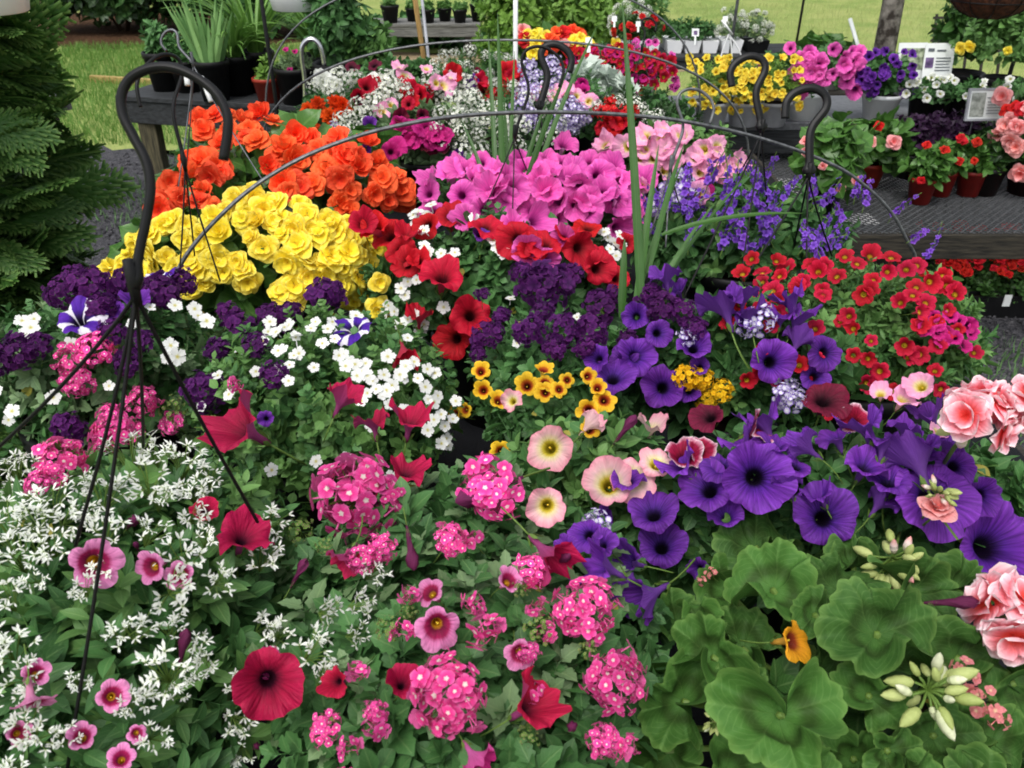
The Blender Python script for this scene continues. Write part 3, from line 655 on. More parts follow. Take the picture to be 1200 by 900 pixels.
# right-hand two-step stand: mesh shelf in front, higher plank shelf behind
def mesh_shelf():
    t = thing('mesh_bench', 'low bench with a diamond mesh top and red begonia pots at right', 'bench', (1.9, 3.4, 0))
    x0, x1, y0, y1, z = .55, 3.3, 2.88, 3.95, .5
    mb = MB(); sl = .52
    def clip(c, s):    # line x = c + y*s
        ya, yb = y0, y1
        if s != 0:
            p, q = sorted(((x0 - c) / s, (x1 - c) / s)); ya, yb = max(ya, p), min(yb, q)
        return (ya, yb) if yb - ya > .01 else None
    for s in (.95, -.95):
        lo = x0 - max(y0 * s, y1 * s); hi = x1 - min(y0 * s, y1 * s)
        for c in np.arange(lo, hi, .031):
            r = clip(c, s)
            if r: bar(mb, (c + r[0] * s, r[0], z + (.0006 if s > 0 else -.0006)), (c + r[1] * s, r[1], z + (.0006 if s > 0 else -.0006)), .0036, .004)
    mb.obj('mesh_top', MESHM, t, False)
    for k, y in enumerate((y0 + .02, y1 - .02)):
        m = MB(); bar(m, (x0, y, z - .052), (x1, y, z - .052), .04, .095); m.obj('apron_board', WOODD, t, False, .005)
    for k, x in enumerate((x0 + .03, 1.42, 2.3, x1 - .03)):
        m = MB(); bar(m, (x, y0 + .045, z - .04), (x, y1 - .045, z - .04), .045, .07); m.obj('cross_beam', WOODD, t, False, .004)
    for x in (x0 + .1, 1.33, 2.7):
        for y in (y0 + .1, y1 - .1):
            m = MB(); m.box((x - .045, y - .045, 0), (x + .045, y + .045, z - .08)); m.obj('leg', WOODD, t, False, .005)
    t2 = thing('raised_shelf', 'raised plank shelf behind the mesh bench holding white bowls and signs', 'shelf', (1.9, 4.1, 0))
    m = MB(); m.box((.42, 3.78, .64), (3.6, 4.34, .675)); m.obj('shelf_top', RIMM, t2, False, .004)
    m = MB(); bar(m, (.42, 3.80, .588), (3.6, 3.80, .588), .03, .10); m.obj('fascia_board', WOODB, t2, False, .004)
    for x in (.6, 2.0, 3.4):
        for y in (4.02, 4.28):
            m = MB(); m.box((x - .04, y - .04, 0), (x + .04, y + .04, .638)); m.obj('leg', WOODD, t2, False, .004)
    for (x, y, w, d, lab) in ((.98, 3.52, .5, .13, 'pale grey board lying under the mesh beside a begonia pot'), (1.56, 3.47, .32, .12, 'pale grey board lying under the mesh near the red pots'), (1.28, 3.06, .34, .14, 'pale grey board lying under the front of the mesh')):
        pass
mesh_shelf()
for (p0, p1, zz, lab) in (((820, 209), (942, 226), .452, 'pale sheet lying under the mesh below the upright begonia, longest of three'), ((1026, 208), (1064, 223), .452, 'pale sheet under the mesh between a begonia pot and red pots'), ((985, 250), (1032, 262), .452, 'pale sheet under the mesh near its front board')):
    a = at_z(p0[0], p1[1], zz); b = at_z(p1[0], p0[1], zz); m = MB(); m.box((a[0], a[1], zz - .004), (b[0], b[1], zz)); tag(m.obj('pale_sheet', WHITE, None, False), lab, 'sheet', 'pale sheets under the mesh')
TZ = .65
bench('back_table', 'black table with white plant packs at the lawn edge behind the shelf', (.55, 5.6), (1.86, 5.6), .55, TZ, WOODB, WOODD, .05, 3, None, 2)

# ------------------------------------------------------------------ pots and background plants
def pot_into(parent, c, r, h, m, name='pot', lip=.07, soil=True, taper=.74):
    mb = MB(); mb.lathe([(.001, 0), (r * taper, 0), (r * .97, h * .84), (r * 1.04, h * .85), (r * 1.05, h * .985), (r * 1.0, h), (r * .95, h * .97), (r * .93, h * .86)], 28, c)
    o = mb.obj(name, m, parent)
    s = MB(); s.lathe([(r * .935, h * .87), (r * .5, h * .9), (.001, h * .9)], 18, c); s.obj('soil', SOIL, parent)
    return o
def blade(mb, P, az, L, w, lean, bend, rnd, mat=0, m=9, tip=.9, twist=0.0):
    t = np.linspace(0, 1, m); th = lean + bend * t; d = np.stack([np.sin(th) * math.cos(az), np.sin(th) * math.sin(az), np.cos(th)], 1)
    C = np.asarray(P) + np.concatenate([[[0, 0, 0]], np.cumsum((d[1:] + d[:-1]) / 2 * L / (m - 1), 0)])
    lat = np.array([-math.sin(az + twist), math.cos(az + twist), 0]); nn = np.cross(d, lat); W = w * np.minimum(1, (t * 6 + .5)) * (1 - t ** (2.2 if tip > .5 else 6)) + .0006
    G = np.stack([C + lat * W[:, None], C + nn * (w * .22), C - lat * W[:, None]], 1)
    A = np.zeros_like(G); A[..., 0] = t[:, None]; A[..., 1] = [[1, .3, -1]]; A[..., 2] = rnd
    mb.grid(G, A, mat)
def potted(name, label, cat, c, r, h, potm, build, group=None, lip=0, leafm=None):
    t = thing(name, label, cat, c, group); pot_into(t, c, r, h, potm)
    mb = MB(); build(mb, np.asarray(c) + [0, 0, h * .9]); mb.obj('foliage', leafm or LM['mid'], t); return t
def fan_iris(n, L, w): 
    def f(mb, P):
        for k in range(n):
            q = rng.uniform(-1, 1); blade(mb, P + [q * .05, rng.normal(0, .025), 0], 0 if q > 0 else PI, L * rng.uniform(.6, 1.05), w, abs(q) * .38, rng.uniform(0, .12), rng.uniform(0, 1), twist=PI / 2 + rng.normal(0, .4))
    return f
def fountain(n, L, w, spread=1.0):
    def f(mb, P):
        for k in range(n):
            a = rng.uniform(0, 2 * PI); blade(mb, P + [.03 * math.cos(a), .03 * math.sin(a), 0], a, L * rng.uniform(.6, 1.1), w * rng.uniform(.7, 1.1), rng.uniform(.05, .4), rng.uniform(.4, 1.9) * spread, rng.uniform(0, 1), m=10)
    return f
def mound(kind_, n, size, R, dz=.5, **k):
    def f(mb, P): fill_foliage(mb, kind_, P + [0, 0, R[2] * dz], R, n, size, **k)
    return f
g = 'potted plants on the black side bench'
def lp(px, py): return at_z(px, py, LZ + .001)
potted('potted_perennial', 'leafy perennial in a black pot at the bench end beside the lawn', 'potted plant', lp(196, 105), .088, .19, BLACK, mound('lance', 55, .085, (.09, .09, .11)), g)
potted('potted_perennial', 'leafy perennial in a small black pot squeezed left of the iris', 'potted plant', lp(222, 107), .075, .155, BLACK, mound('lance', 45, .08, (.09, .08, .10)), g)
potted('potted_iris', 'black pot of stiff upright sword-shaped iris leaves', 'potted plant', lp(254, 117), .085, .19, BLACK, fan_iris(40, .31, .012), g, leafm=LM['iris'])
potted('potted_daylily', 'tall arching strap-leaved daylily in a black pot behind the red pot', 'potted plant', lp(306, 106), .09, .2, BLACK, fountain(70, .52, .012, .8), g, leafm=LM['strap'])
potted('potted_daylily', 'low arching strap-leaved plant in a black pot between iris and daylily', 'potted plant', lp(281, 110), .09, .19, BLACK, fountain(40, .32, .01, 1.2), g, leafm=LM['strap'])
potted('potted_seedling', 'small broad-leaved seedling in a brick red pot on the black bench', 'potted plant', lp(316, 119), .068, .115, TERRA, mound('petunia', 14, .075, (.05, .05, .08)), g, leafm=LM['bright'])
t = potted('potted_dianthus', 'low mauve-flowered plant in a black pot behind the dark thin pole', 'potted plant', lp(352, 120), .11, .17, BLACK, mound('narrow', 60, .05, (.12, .1, .07)), g, leafm=LM['grey'])
for (px, py) in ((334, 58), (339, 81), (348, 85), (345, 60)): place(KIND['p_magenta'][1][0], 'flower', t, at_y(px, py, t.location[1] - .09), face(0, .5, 1), .03)
potted('potted_shrub', 'woody upright shrub in a black pot right of the bright steel crook', 'potted plant', lp(404, 126), .125, .21, BLACK, mound('lance', 110, .11, (.17, .15, .24), .9, zmin=-.9), g)
potted('potted_shrub', 'bushy leafy shrub in a black pot at the end of the black bench', 'potted plant', lp(434, 124), .10, .2, BLACK, mound('petunia', 80, .09, (.14, .13, .14), .7, zmin=-.6), g, leafm=LM['fresh'])
potted('potted_daylily', 'daylily in a black pot hidden behind the woody shrub', 'potted plant', at_z(378, 106, LZ), .10, .18, BLACK, fountain(60, .42, .011, 1.0), g, leafm=LM['strap'])

def shrub(name, label, c, R, n, size, kind_, lm, cat='shrub', group=None, stems=6):
    t = thing(name, label, cat, (c[0], c[1], 0), group); mb = MB(); fill_foliage(mb, kind_, c, R, n, size, zmin=-.8); mb.obj('foliage', lm, t)
    st = MB()
    for k in range(stems):
        a = rng.uniform(0, 6); e = np.array(c) + np.array(R) * [math.cos(a) * .6, math.sin(a) * .6, .3]; st.tube([(c[0] + .05 * math.cos(a), c[1] + .05 * math.sin(a), 0), (np.array([c[0], c[1], 0]) + e) / 2 + [0, 0, .1], e], [.018, .013, .006], 5)
    st.obj('stem', BARKB, t); return t
gs = 'shrubs along the back of the lawn'
shrub('garden_shrub', 'dark round shrub on the mulch bed at the far left', (-4.9, 11.6, .75), (1.15, .8, .85), 520, .22, 'petunia', LM['dark'], group=gs)
shrub('garden_shrub', 'tall olive shrub on the mulch bed behind the iris', (-4.0, 11.9, .8), (.6, .6, .95), 360, .2, 'lance', LM['mid'], group=gs)
shrub('garden_shrub', 'wide green shrub behind the daylily pots', (-2.9, 11.2, .7), (1.1, .7, .85), 520, .22, 'petunia', LM['mid'], group=gs)
shrub('garden_shrub', 'leafy green shrub standing right of the low grey bench', (.02, 8.6, .40), (.38, .4, .62), 520, .15, 'petunia', LM['bright'], group=gs)
shrub('garden_shrub', 'low dark ground shrub growing under the low grey bench', (-.95, 10.35, .16), (.8, .25, .22), 260, .14, 'broad', LM['mid'], group=gs)
shrub('garden_shrub', 'light green bush right of the white post', (.62, 9.4, .42), (.62, .4, .55), 420, .16, 'lance', LM['bright'], group=gs)
shrub('garden_shrub', 'green bush at the lawn edge behind the red and yellow begonias', (1.15, 10.6, .35), (.75, .4, .5), 380, .16, 'petunia', LM['fresh'], group=gs)
shrub('garden_shrub', 'dark bush at the far left edge behind the cedar', (-6.6, 10.4, .8), (1.1, .8, .95), 420, .24, 'petunia', LM['deep'], group=gs)
for k, (x, y) in enumerate(((-7, 17), (-3.5, 17.5), (0, 18), (4, 18.3), (8, 18), (12, 18))):
    shrub('hedge_bush', ['rounded', 'broad', 'dense', 'uneven', 'tall', 'loose'][k] + ' hedge bush beyond the lawn', (x, y, 1.1), (2.2, 1.1, 1.3), 320, .5, 'petunia', LM['deep'], 'bush', 'hedge bushes beyond the lawn')
# far bench pots
gf = 'black nursery pots on the low grey bench'
for k, px in enumerate((462, 486, 505, 523, 541, 562)):
    c = np.array([(px - 600) / FPX * 9.3, 9.72 + .12 * (k % 2), .332])
    potted('nursery_pot', ['leftmost', 'second', 'third', 'fourth', 'fifth', 'rightmost'][k] + ' small black pot of seedlings on the low grey bench', 'potted plant', c, .075 + .02 * (k in (0, 5)), .13 + .04 * (k in (0, 5)), BLACK, mound('petunia', 26, .07, (.08, .07, .07)), gf, leafm=LM['fresh'])
# edging board on the grass
m = MB(); a = at_z(108, 96, .0); b = at_z(186, 101, .0); bar(m, (a[0], a[1], .03), (b[0], b[1], .03), .05, .06); tag(m.obj('edging_board', mat_plain("yellow_painted_wood", '#7c6434', '#b09a60', .7, 10, stretch=(1, 9, 9)), None, False, .004), 'yellowish wooden edging board lying in the grass past the black bench', 'board')

# ------------------------------------------------------------------ white hanging pots, posts, stakes, crooks
def hang_pot(label, c, r, h, top):
    t = thing('hanging_pot', label, 'hanging pot', c, 'white hanging pots at the top'); mb = MB()
    mb.lathe([(.001, 0), (r * .74, 0), (r * .78, h * .02), (r * .86, h * .4), (r * .87, h * .42), (r * .98, h * .9), (r * 1.06, h * .91), (r * 1.06, h), (r * .98, h), (r * .95, h * .9), (.001, h * .88)], 36, c); mb.obj('pot', WHITE, t)
    f = MB(); fill_foliage(f, 'petunia', np.asarray(c) + [0, 0, h], (r * 1.0, r, .1), 60, .06); f.obj('foliage', LM['mid'], t)
    w = MB()
    for k in range(3):
        a = k * 2.1 + .4; w.tube([(c[0] + r * math.cos(a), c[1] + r * math.sin(a), c[2] + h * .95), (c[0], c[1], c[2] + top)], .0018, 5)
    w.obj('hanger', BLACKW, t)
c = at_y(-22, 15, 1.5); hang_pot('white hanging pot at the top left corner in front of the cedar', c, .092, .10, .42)
c = at_y(350, 11, 4.3); hang_pot('white hanging pot above the daylilies beside the thin dark pole', c, .15, .14, .42)
def post(name, label, p0, p1, r, m, cat='pole', n=8):
    mb = MB(); mb.tube([p0, (np.asarray(p0) * .5 + np.asarray(p1) * .5), p1], r, n); return tag(mb.obj(name, m), label, cat)
p = at_y(329, 140, 3.75); post('iron_pole', 'thin dark pole in front of the black bench', (p[0], p[1], 0), (p[0] - .02, p[1], 1.6), .0085, BLACKW)
p = at_y(604, 84, 3.35); post('white_post', 'slim white post standing left of the red and yellow begonias', (p[0], p[1], 0), (p[0], p[1], 1.55), .0085, WHITE, 'post')
p = at_y(500, 62, 3.9); post('wooden_stake', 'tan wooden stake leaning in front of the low grey bench', (p[0] + .05, p[1], .3), (p[0] - .10, p[1], 1.75), .011, STAKE, 'stake')
p = at_y(510, 92, 3.5); q = at_y(494, -5, 3.7); post('metal_stake', 'pale thin metal stake beside the tan wooden stake', p - [0, 0, .25], q, .006, GREYP, 'stake')
p = at_y(930, 60, 6.4); post('iron_pole', 'thin dark pole on the lawn behind the pink petunia bowl', (p[0], p[1], 0), (p[0] + .03, p[1], 1.75), .009, BLACKW)
p = at_y(1188, 60, 4.75); post('iron_pole', 'dark thin pole behind the coir hanging basket', (p[0], p[1], 0), (p[0] + .03, p[1], 1.7), .011, BLACKW)
p = at_y(858, 30, 4.1); post('iron_pole', 'thin grey pole behind the yellow calibrachoa', (p[0], p[1], .68), (p[0] + .02, p[1], 1.5), .007, STEEL)
def crook(label, pts, r, m):
    mb = MB(); P = [np.asarray(q) for q in pts]; mb.tube(smooth(P), r, 8); return tag(mb.obj('crook', m), label, 'hook')
def smooth(P, n=6):
    P = np.asarray(P, float); Q = np.concatenate([[2 * P[0] - P[1]], P, [2 * P[-1] - P[-2]]]); out = []
    for i in range(1, len(Q) - 2):
        for t in np.linspace(0, 1, n, endpoint=False):
            a, b, c, d = Q[i - 1], Q[i], Q[i + 1], Q[i + 2]
            out.append(.5 * (2 * b + (c - a) * t + (2 * a - 5 * b + 4 * c - d) * t * t + (3 * b - a - 3 * c + d) * t ** 3))
    return np.array(out + [P[-1]])
crook('bright steel crook bent over among the black bench pots', [at_y(x, y, 4.05) for x, y in ((358, 125), (357, 92), (354, 70), (354, 55), (360, 47), (367, 46), (374, 52), (378, 64), (380, 76))], .011, CHROME)

# ------------------------------------------------------------------ low hoops over the bench
HP = [(203, 345), (209, 316), (228, 286), (260, 251), (300, 217), (350, 187), (400, 166), (450, 151), (520, 138), (600, 132), (680, 132), (750, 136), (800, 142), (860, 154), (910, 168), (960, 186), (1000, 207), (1040, 243), (1062, 280), (1074, 315)]
P = [at_y(x, y, 1.27 + .42 * (x - 200) / 870) for x, y in HP]; P = [[P[0][0] - .01, P[0][1], BZ]] + P + [[P[-1][0] + .015, P[-1][1], BZ]]
mb = MB(); mb.tube(smooth(P, 5), .0034, 8); tag(mb.obj('wire_hoop', HOOP), 'front grey hoop arching over the yellow begonias and pink petunias', 'hoop', 'grey wire hoops over the bench')
for k, (Y, xc, hw, apex, lab) in enumerate(((2.62, -.02, .76, 1.175, 'second grey hoop arching low over the middle baskets'), (3.22, -.10, .80, 1.30, 'rear grey hoop arching in front of the white post'))):
    P = []
    for s in np.linspace(-1, 1, 41):
        a = s * PI / 2; P.append((xc + hw * math.copysign(abs(math.sin(a)) ** .9, s), Y + .03 * s, BZ + (apex - BZ) * abs(math.cos(a)) ** .62))
    mb = MB(); mb.tube(P, .0034, 8); tag(mb.obj('wire_hoop', HOOP), lab, 'hoop', 'grey wire hoops over the bench')

# ------------------------------------------------------------------ trees
def cedar():
    t = thing('cedar_tree', 'dense green cedar with drooping flat sprays at the left edge', 'tree', (-1.36, 1.95, 0))
    tr = MB(); tr.tube([(-1.50, 1.95, 0), (-1.41, 1.96, .8), (-1.32, 1.95, 1.6), (-1.24, 1.95, 2.3)], [.05, .04, .03, .012], 9); tr.obj('trunk', BARKB, t)
    def frond(seed):
        r = np.random.default_rng(seed); T = MB()
        def strip(P0, d, L, w, bend):
            n = 4; tt = np.linspace(0, 1, n); d = nrm(d); lat = np.array([-d[1], d[0], 0]); C = P0 + d * L * tt[:, None] + np.array([0, 0, -1]) * bend * L * (tt ** 2)[:, None]; W = w * (1 - .5 * tt) 
            G = np.stack([C + lat * W[:, None], C + [0, 0, w * .5], C - lat * W[:, None]], 1); A = np.zeros_like(G); A[..., 0] = np.clip(.25 + .75 * tt, 0, 1)[:, None]; A[..., 2] = r.uniform(.2, .8); T.grid(G, A); return C
        C = strip(np.zeros(3), [1, 0, 0], 1.0, .03, .28)
        for k in range(15):
            q = .08 + .88 * k / 15; sgn = 1 if k % 2 else -1; L = (.46 * (1 - q) ** .8 * min(1, q * 5 + .3) + .07) * r.uniform(.85, 1.12); P0 = np.array([q, 0, -.28 * q * q]); a = sgn * r.uniform(.5, .72); d = np.array([math.cos(a), math.sin(a), -.1])
            strip(P0, d, L, .032, .25)
            for j in range(int(L * 20)):
                p = (j + .8) / (L * 20 + 1); a2 = a + (.65 if j % 2 else -.65); strip(P0 + d * L * p + [0, 0, -.25 * L * p * p], [math.cos(a2), math.sin(a2), -.1], .13 * (1.1 - p) + .045, .025, .2)
        return T.get()
    FR = [frond(i) for i in range(5)]; cr = MB(); br = MB()
    for k in range(1350):
        h = rng.uniform(.05, 2.2); a = rng.uniform(0, 2 * PI); rmax = .265 * (1 - .03 * h) * (1 + .2 * math.sin(7 * h + 3 * a)); q = rmax * math.sqrt(rng.uniform(.12, 1)); xc = -1.50 + .115 * h; P = np.array([xc + q * math.cos(a), 1.95 + q * math.sin(a), h])
        o = np.array([math.cos(a), math.sin(a), 0]); d = nrm(o + [0, 0, rng.normal(.12, .4)] + rng.normal(0, .25, 3)); y = nrm(rng.normal(0, 1, 3) + np.cross([0, 0, 1], d) * .6); y = nrm(y - d * np.dot(y, d)); R = np.stack([d, y, np.cross(d, y)], 1)
        L = rng.uniform(.13, .27)
        u_ = P + d * L * .5 - CAM; ux, uy = 600 + u_[0] / (u_ @ CF) * FPX, 450 - (u_ @ CU) / (u_ @ CF) * FPX
        if ux < 40 and 34 < uy < 146: continue      # the thin side of the crown
        cr.add(FR[k % 5], R, P - d * L * .4, L, [rng.uniform(0, 1)])
        if k % 9 == 0: br.tube([(xc, 1.95, h * .97 + .02), (P + [xc, 1.95, h]) / 2 - [0, 0, -.02], P], [.008, .006, .003], 4)
    cr.obj('crown', LM['cedar'], t); br.obj('branch', BARKB, t)
cedar()
def young_tree():
    b = at_y(1035, 60, 5.35) * [1, 1, 0]; t = thing('young_tree', 'grey lichen-spotted young tree trunk behind the raised shelf', 'tree', b)
    P = [b + [.02, 0, 0], b + [.01, 0, .5], b + [0, 0, 1.0], b + [-.01, 0, 1.5], b + [-.02, .02, 2.2]]
    tr = MB(); tr.tube(smooth(P, 5), np.interp(np.linspace(0, 1, 21), [0, .1, .5, 1], [.085, .068, .06, .045]), 12); tr.obj('trunk', BARK, t)
    cr = MB(); fill_foliage(cr, 'petunia', b + [0, .1, 2.9], (1.0, 1.0, .75), 700, .2, zmin=-1); cr.obj('crown', LM['mid'], t)
    br = MB()
    for k in range(7): a = k * .9; br.tube([b + [0, .02, 2.1], b + [.3 * math.cos(a), .3 * math.sin(a), 2.5], b + [.8 * math.cos(a), .8 * math.sin(a), 2.9]], [.03, .02, .008], 6)
    br.obj('branch', BARK, t)
young_tree()

# ------------------------------------------------------------------ hanging baskets on the bench
class Basket: pass
BK = {}
def basket(key, label, bbox, zc, rz, fol, group=None, pot=BLACK, cat='hanging basket', name='hanging_basket', potz=None, ry=None, rim=.19):
    """a mound of leaves (an ellipsoid) over a pot; the mound is fitted to a box in the photograph"""
    b = Basket(); x0, y0, x1, y1 = bbox; px, py = (x0 + x1) / 2, (y0 + y1) / 2
    b.C = at_z(px, py, zc); d = dep(b.C); r = ray(px, py); ang = math.atan2(-r[2], r[1])
    rx = (x1 - x0) / 2 * d / FPX; v = (y1 - y0) / 2 * d / FPX; q = v * v - (rz * math.cos(ang)) ** 2
    b.R = np.array([rx, ry or min(rx * 1.2 + .05, max(.08, math.sqrt(max(q, 0)) / max(.15, math.sin(ang)))), rz]); b.bbox = bbox; b.key = key; b.d = d
    z0 = BZ + .007 if potz is None else potz
    b.t = thing(name, label, cat, (b.C[0], b.C[1], z0), group); b.rim = max(z0 + .07, min(zc - .05, z0 + rim)); b.pr = min(.12, rx * .75, b.R[1] * .9)
    if pot is not None: pot_into(b.t, (b.C[0], b.C[1], z0), b.pr, b.rim - z0, pot)
    mb = MB()
    for (k, m, n, s) in fol:
        fill_foliage(mb, k, b.C, b.R, n, s, mat=fol.index((k, m, n, s)))
        if b.d < 1.6:   # trailing growth over the rim
            fill_foliage(mb, k, b.C - [0, 0, .02], b.R * [.95, .95, 1.0], n // 4, s, up=.1, zmin=-.75, shell=(.8, 1.0), mat=fol.index((k, m, n, s)))
    if b.d < 1.7:   # a few ageing leaves
        k = 6; d = rng.normal(0, 1, (k, 3)); d[:, 2] = abs(d[:, 2]); d /= np.linalg.norm(d, axis=1, keepdims=True)
        mb.add(LEAF[fol[0][0]][0], axes_many(d + rng.normal(0, .4, (k, 3)), rng.uniform(0, 6, k)), b.C + d * b.R * .9, rng.uniform(.5, .9, k) * fol[0][3] * .42, rng.uniform(0, 1, k), mat=len(fol))
    b.mb = mb; b.fm = [LM[m] for (_, m, _, _) in fol] + [LM['yellowing']]; BK[key] = b; return b
def hit(b, px, py, grow=1.0):
    D = ray(px, py) / (b.R * grow); O = (CAM - b.C) / (b.R * grow); A = D @ D; B = O @ D; C = O @ O - 1; q = B * B - A * C
    return (-B - math.sqrt(q)) / A if q >= 0 else None
def closest(b, px, py):
    D = ray(px, py) / b.R; O = (CAM - b.C) / b.R; return -(O @ D) / (D @ D)
NFL = {}
def fl(key, kind_, px, py, w, fx=None, fy=0, fz=1, lift=0.0, roll=None, jit=.22):
    b = BK[key]; h = hit(b, px, py); d = closest(b, px, py) if h is None else h
    for o in BK.values():
        if o is not b and abs(px - (o.bbox[0] + o.bbox[2]) / 2) < 500:
            q = hit(o, px, py, .96)
            if q is not None and 0.2 < q < d and d - q < .5: d = q
    d -= .014 + lift + .22 * w * d / FPX
    P = at_d(px, py, d); part, ms, toc = KIND[kind_]
    if fx is None:
        n = nrm((P - b.C) / b.R ** 1.3); n = nrm(toc * nrm(CAM - P) + (1 - toc) * n + [0, 0, .25] + rng.normal(0, jit, 3))
    else: n = nrm(face(fx, fy, fz) + rng.normal(0, .12, 3))
    nk = NFL.get((key, part), 0); NFL[(key, part)] = nk + 1
    if nk >= 100: return None
    return place(ms[int(rng.integers(len(ms)))], part, b.t, P, n, w * d / FPX, roll)
def fls(key, kind_, *items):
    for it in items: fl(key, kind_, *it)
def scatter(key, kind_, n, w, box=None, sep=.75):
    x0, y0, x1, y1 = box or BK[key].bbox; done = []; tries = 0
    while len(done) < n and tries < n * 40:
        tries += 1; px, py = rng.uniform(x0, x1), rng.uniform(y0, y1)
        if box is None:
            u = (2 * (px - x0) / (x1 - x0) - 1) ** 2 + (2 * (py - y0) / (y1 - y0) - 1) ** 2
            if u > 1: continue
        if hit(BK[key], px, py) is None: continue
        W = w * rng.uniform(.8, 1.2)
        if any((px - a) ** 2 + (py - c) ** 2 < (sep * w) ** 2 for a, c in done): continue
        done.append((px, py)); fl(key, kind_, px, py, W)

HOOK2D = np.array([(0, 0), (4, 22), (10, 50), (20, 88), (27, 126), (23, 158), (8, 190), (-3, 214), (-4, 238), (8, 259), (33, 271), (60, 272), (89, 261), (114, 241), (127, 215), (126, 190), (120, 160)], float) / 130
def hanger(key, jx, jy, d, wires, size, flip=1, lean=0.0, r=.0036, wr=.0019, strap=False, yaw=0.0, mat=None):
    """hook joined at picture point (jx, jy), d metres deep; wires end at picture points on their own depths"""
    b = BK[key]; J = at_d(jx, jy, d); mb = MB()
    for (wx, wy, wd) in wires:
        E = at_d(wx, wy, wd); mid = (J + E) / 2 + np.array([0, 0, -.008]); mb.tube(smooth([J + [0, 0, .012], J - [0, 0, .006] + (E - J) * .03, mid, E], 4), wr, 5)
    mb.tube([J + [0, 0, -.012], J, J + [0, 0, .02]], [wr * 2.2, r * 1.25, r * 1.1], 8)
    o = mb.obj('hanger', mat or BLACKW, b.t)
    P = HOOK2D * size * [flip, 1]; c, s = math.cos(lean), math.sin(lean); P = np.stack([P[:, 0] * c - P[:, 1] * s, P[:, 0] * s + P[:, 1] * c], 1)
    X = np.array([math.cos(yaw), math.sin(yaw), 0]); Q = smooth(J + P[:, :1] * X + P[:, 1:] * np.array([0, .40, .917]), 5)
    hk = MB(); hk.tube(Q, np.interp(np.linspace(0, 1, len(Q)), [0, .04, .09, 1], [r * 1.3, r * 1.7, r, r]), 10, flat=1.7 if strap else 1.0)
    h = hk.obj('hook', mat or BLACK, b.t); h.location = (0, 0, 0); h.parent = o

gb = None
# front row
basket('euph', 'nearest left basket of white euphorbia sprays and pink calibrachoa under the big black hook', (-110, 490, 345, 985), .95, .13, [('lance', 'fresh', 260, .055), ('lance', 'mid', 330, .06), ('petunia', 'mid', 80, .06)])
basket('verb', 'nearest middle basket of hot pink verbena clusters and magenta petunias', (300, 515, 790, 985), .93, .13, [('verbena', 'mid', 330, .062), ('petunia', 'mid', 150, .055), ('verbena', 'grey', 120, .06)])
basket('gera', 'nearest right pot of zonal geranium with big scalloped leaves and salmon flowers', (760, 660, 1290, 1010), .90, .12, [('petunia', 'deep', 15, .05)], cat='potted plant', name='potted_geranium')
basket('purp', 'basket of big violet petunias crowding behind the geranium leaves', (690, 500, 1270, 720), .93, .13, [('petunia', 'mid', 330, .055), ('petunia', 'fresh', 130, .055)])
basket('pale', 'basket of pale pink petunias with yellow throats right of the dark gap', (580, 490, 800, 660), .93, .10, [('petunia', 'fresh', 150, .05), ('petunia', 'mid', 90, .05)])
basket('dark', 'left basket of dark purple verbena, striped petunias and pink verbena under the hook wires', (-70, 330, 300, 530), .94, .12, [('bacopa', 'mid', 150, .06), ('verbena', 'grey', 170, .055), ('verbena', 'mid', 120, .055)])
basket('baco', 'basket of small white bacopa flowers spilling toward the dark gap', (235, 355, 540, 585), .93, .12, [('bacopa', 'fresh', 330, .06), ('bacopa', 'mid', 200, .06)])
basket('redp', 'basket of velvety red petunias with white bacopa behind the yellow calibrachoa', (425, 250, 745, 420), .94, .13, [('petunia', 'mid', 170, .055), ('bacopa', 'mid', 200, .06)])
basket('ycal', 'basket of small yellow calibrachoa with brown throats below dark purple verbena', (545, 325, 745, 560), .92, .11, [('verbena', 'mid', 200, .05), ('narrow', 'mid', 90, .05)])
basket('vio', 'basket of violet petunias and golden lantana in front of the red calibrachoa', (690, 350, 1010, 515), .94, .12, [('petunia', 'mid', 260, .055), ('verbena', 'fresh', 100, .05)])
basket('rcal', 'wide basket of small bright red calibrachoa beside the mesh bench', (850, 300, 1160, 490), .92, .13, [('narrow', 'fresh', 340, .055), ('petunia', 'fresh', 180, .045), ('narrow', 'mid', 200, .055)])
basket('ybeg', 'basket of full yellow begonias behind the big black hook', (130, 220, 452, 385), .95, .13, [('broad', 'begonia', 170, .07)])
basket('obeg', 'basket of bright orange begonias in front of the black side bench', (172, 130, 490, 285), .94, .14, [('broad', 'begonia', 190, .08)])
basket('pink', 'basket of orchid pink petunias with thin green spikes rising from it', (478, 178, 780, 305), .93, .12, [('petunia', 'mid', 260, .055)])
basket('lpnk', 'basket of light pink petunias with creamy throats left of the mesh bench', (690, 148, 885, 240), .94, .12, [('petunia', 'fresh', 200, .06)])
basket('ange', 'basket of violet angelonia spikes leaning toward the mesh bench', (738, 212, 1000, 345), .90, .12, [('lance', 'mid', 220, .07), ('lance', 'fresh', 90, .06), ('petunia', 'mid', 90, .06)])
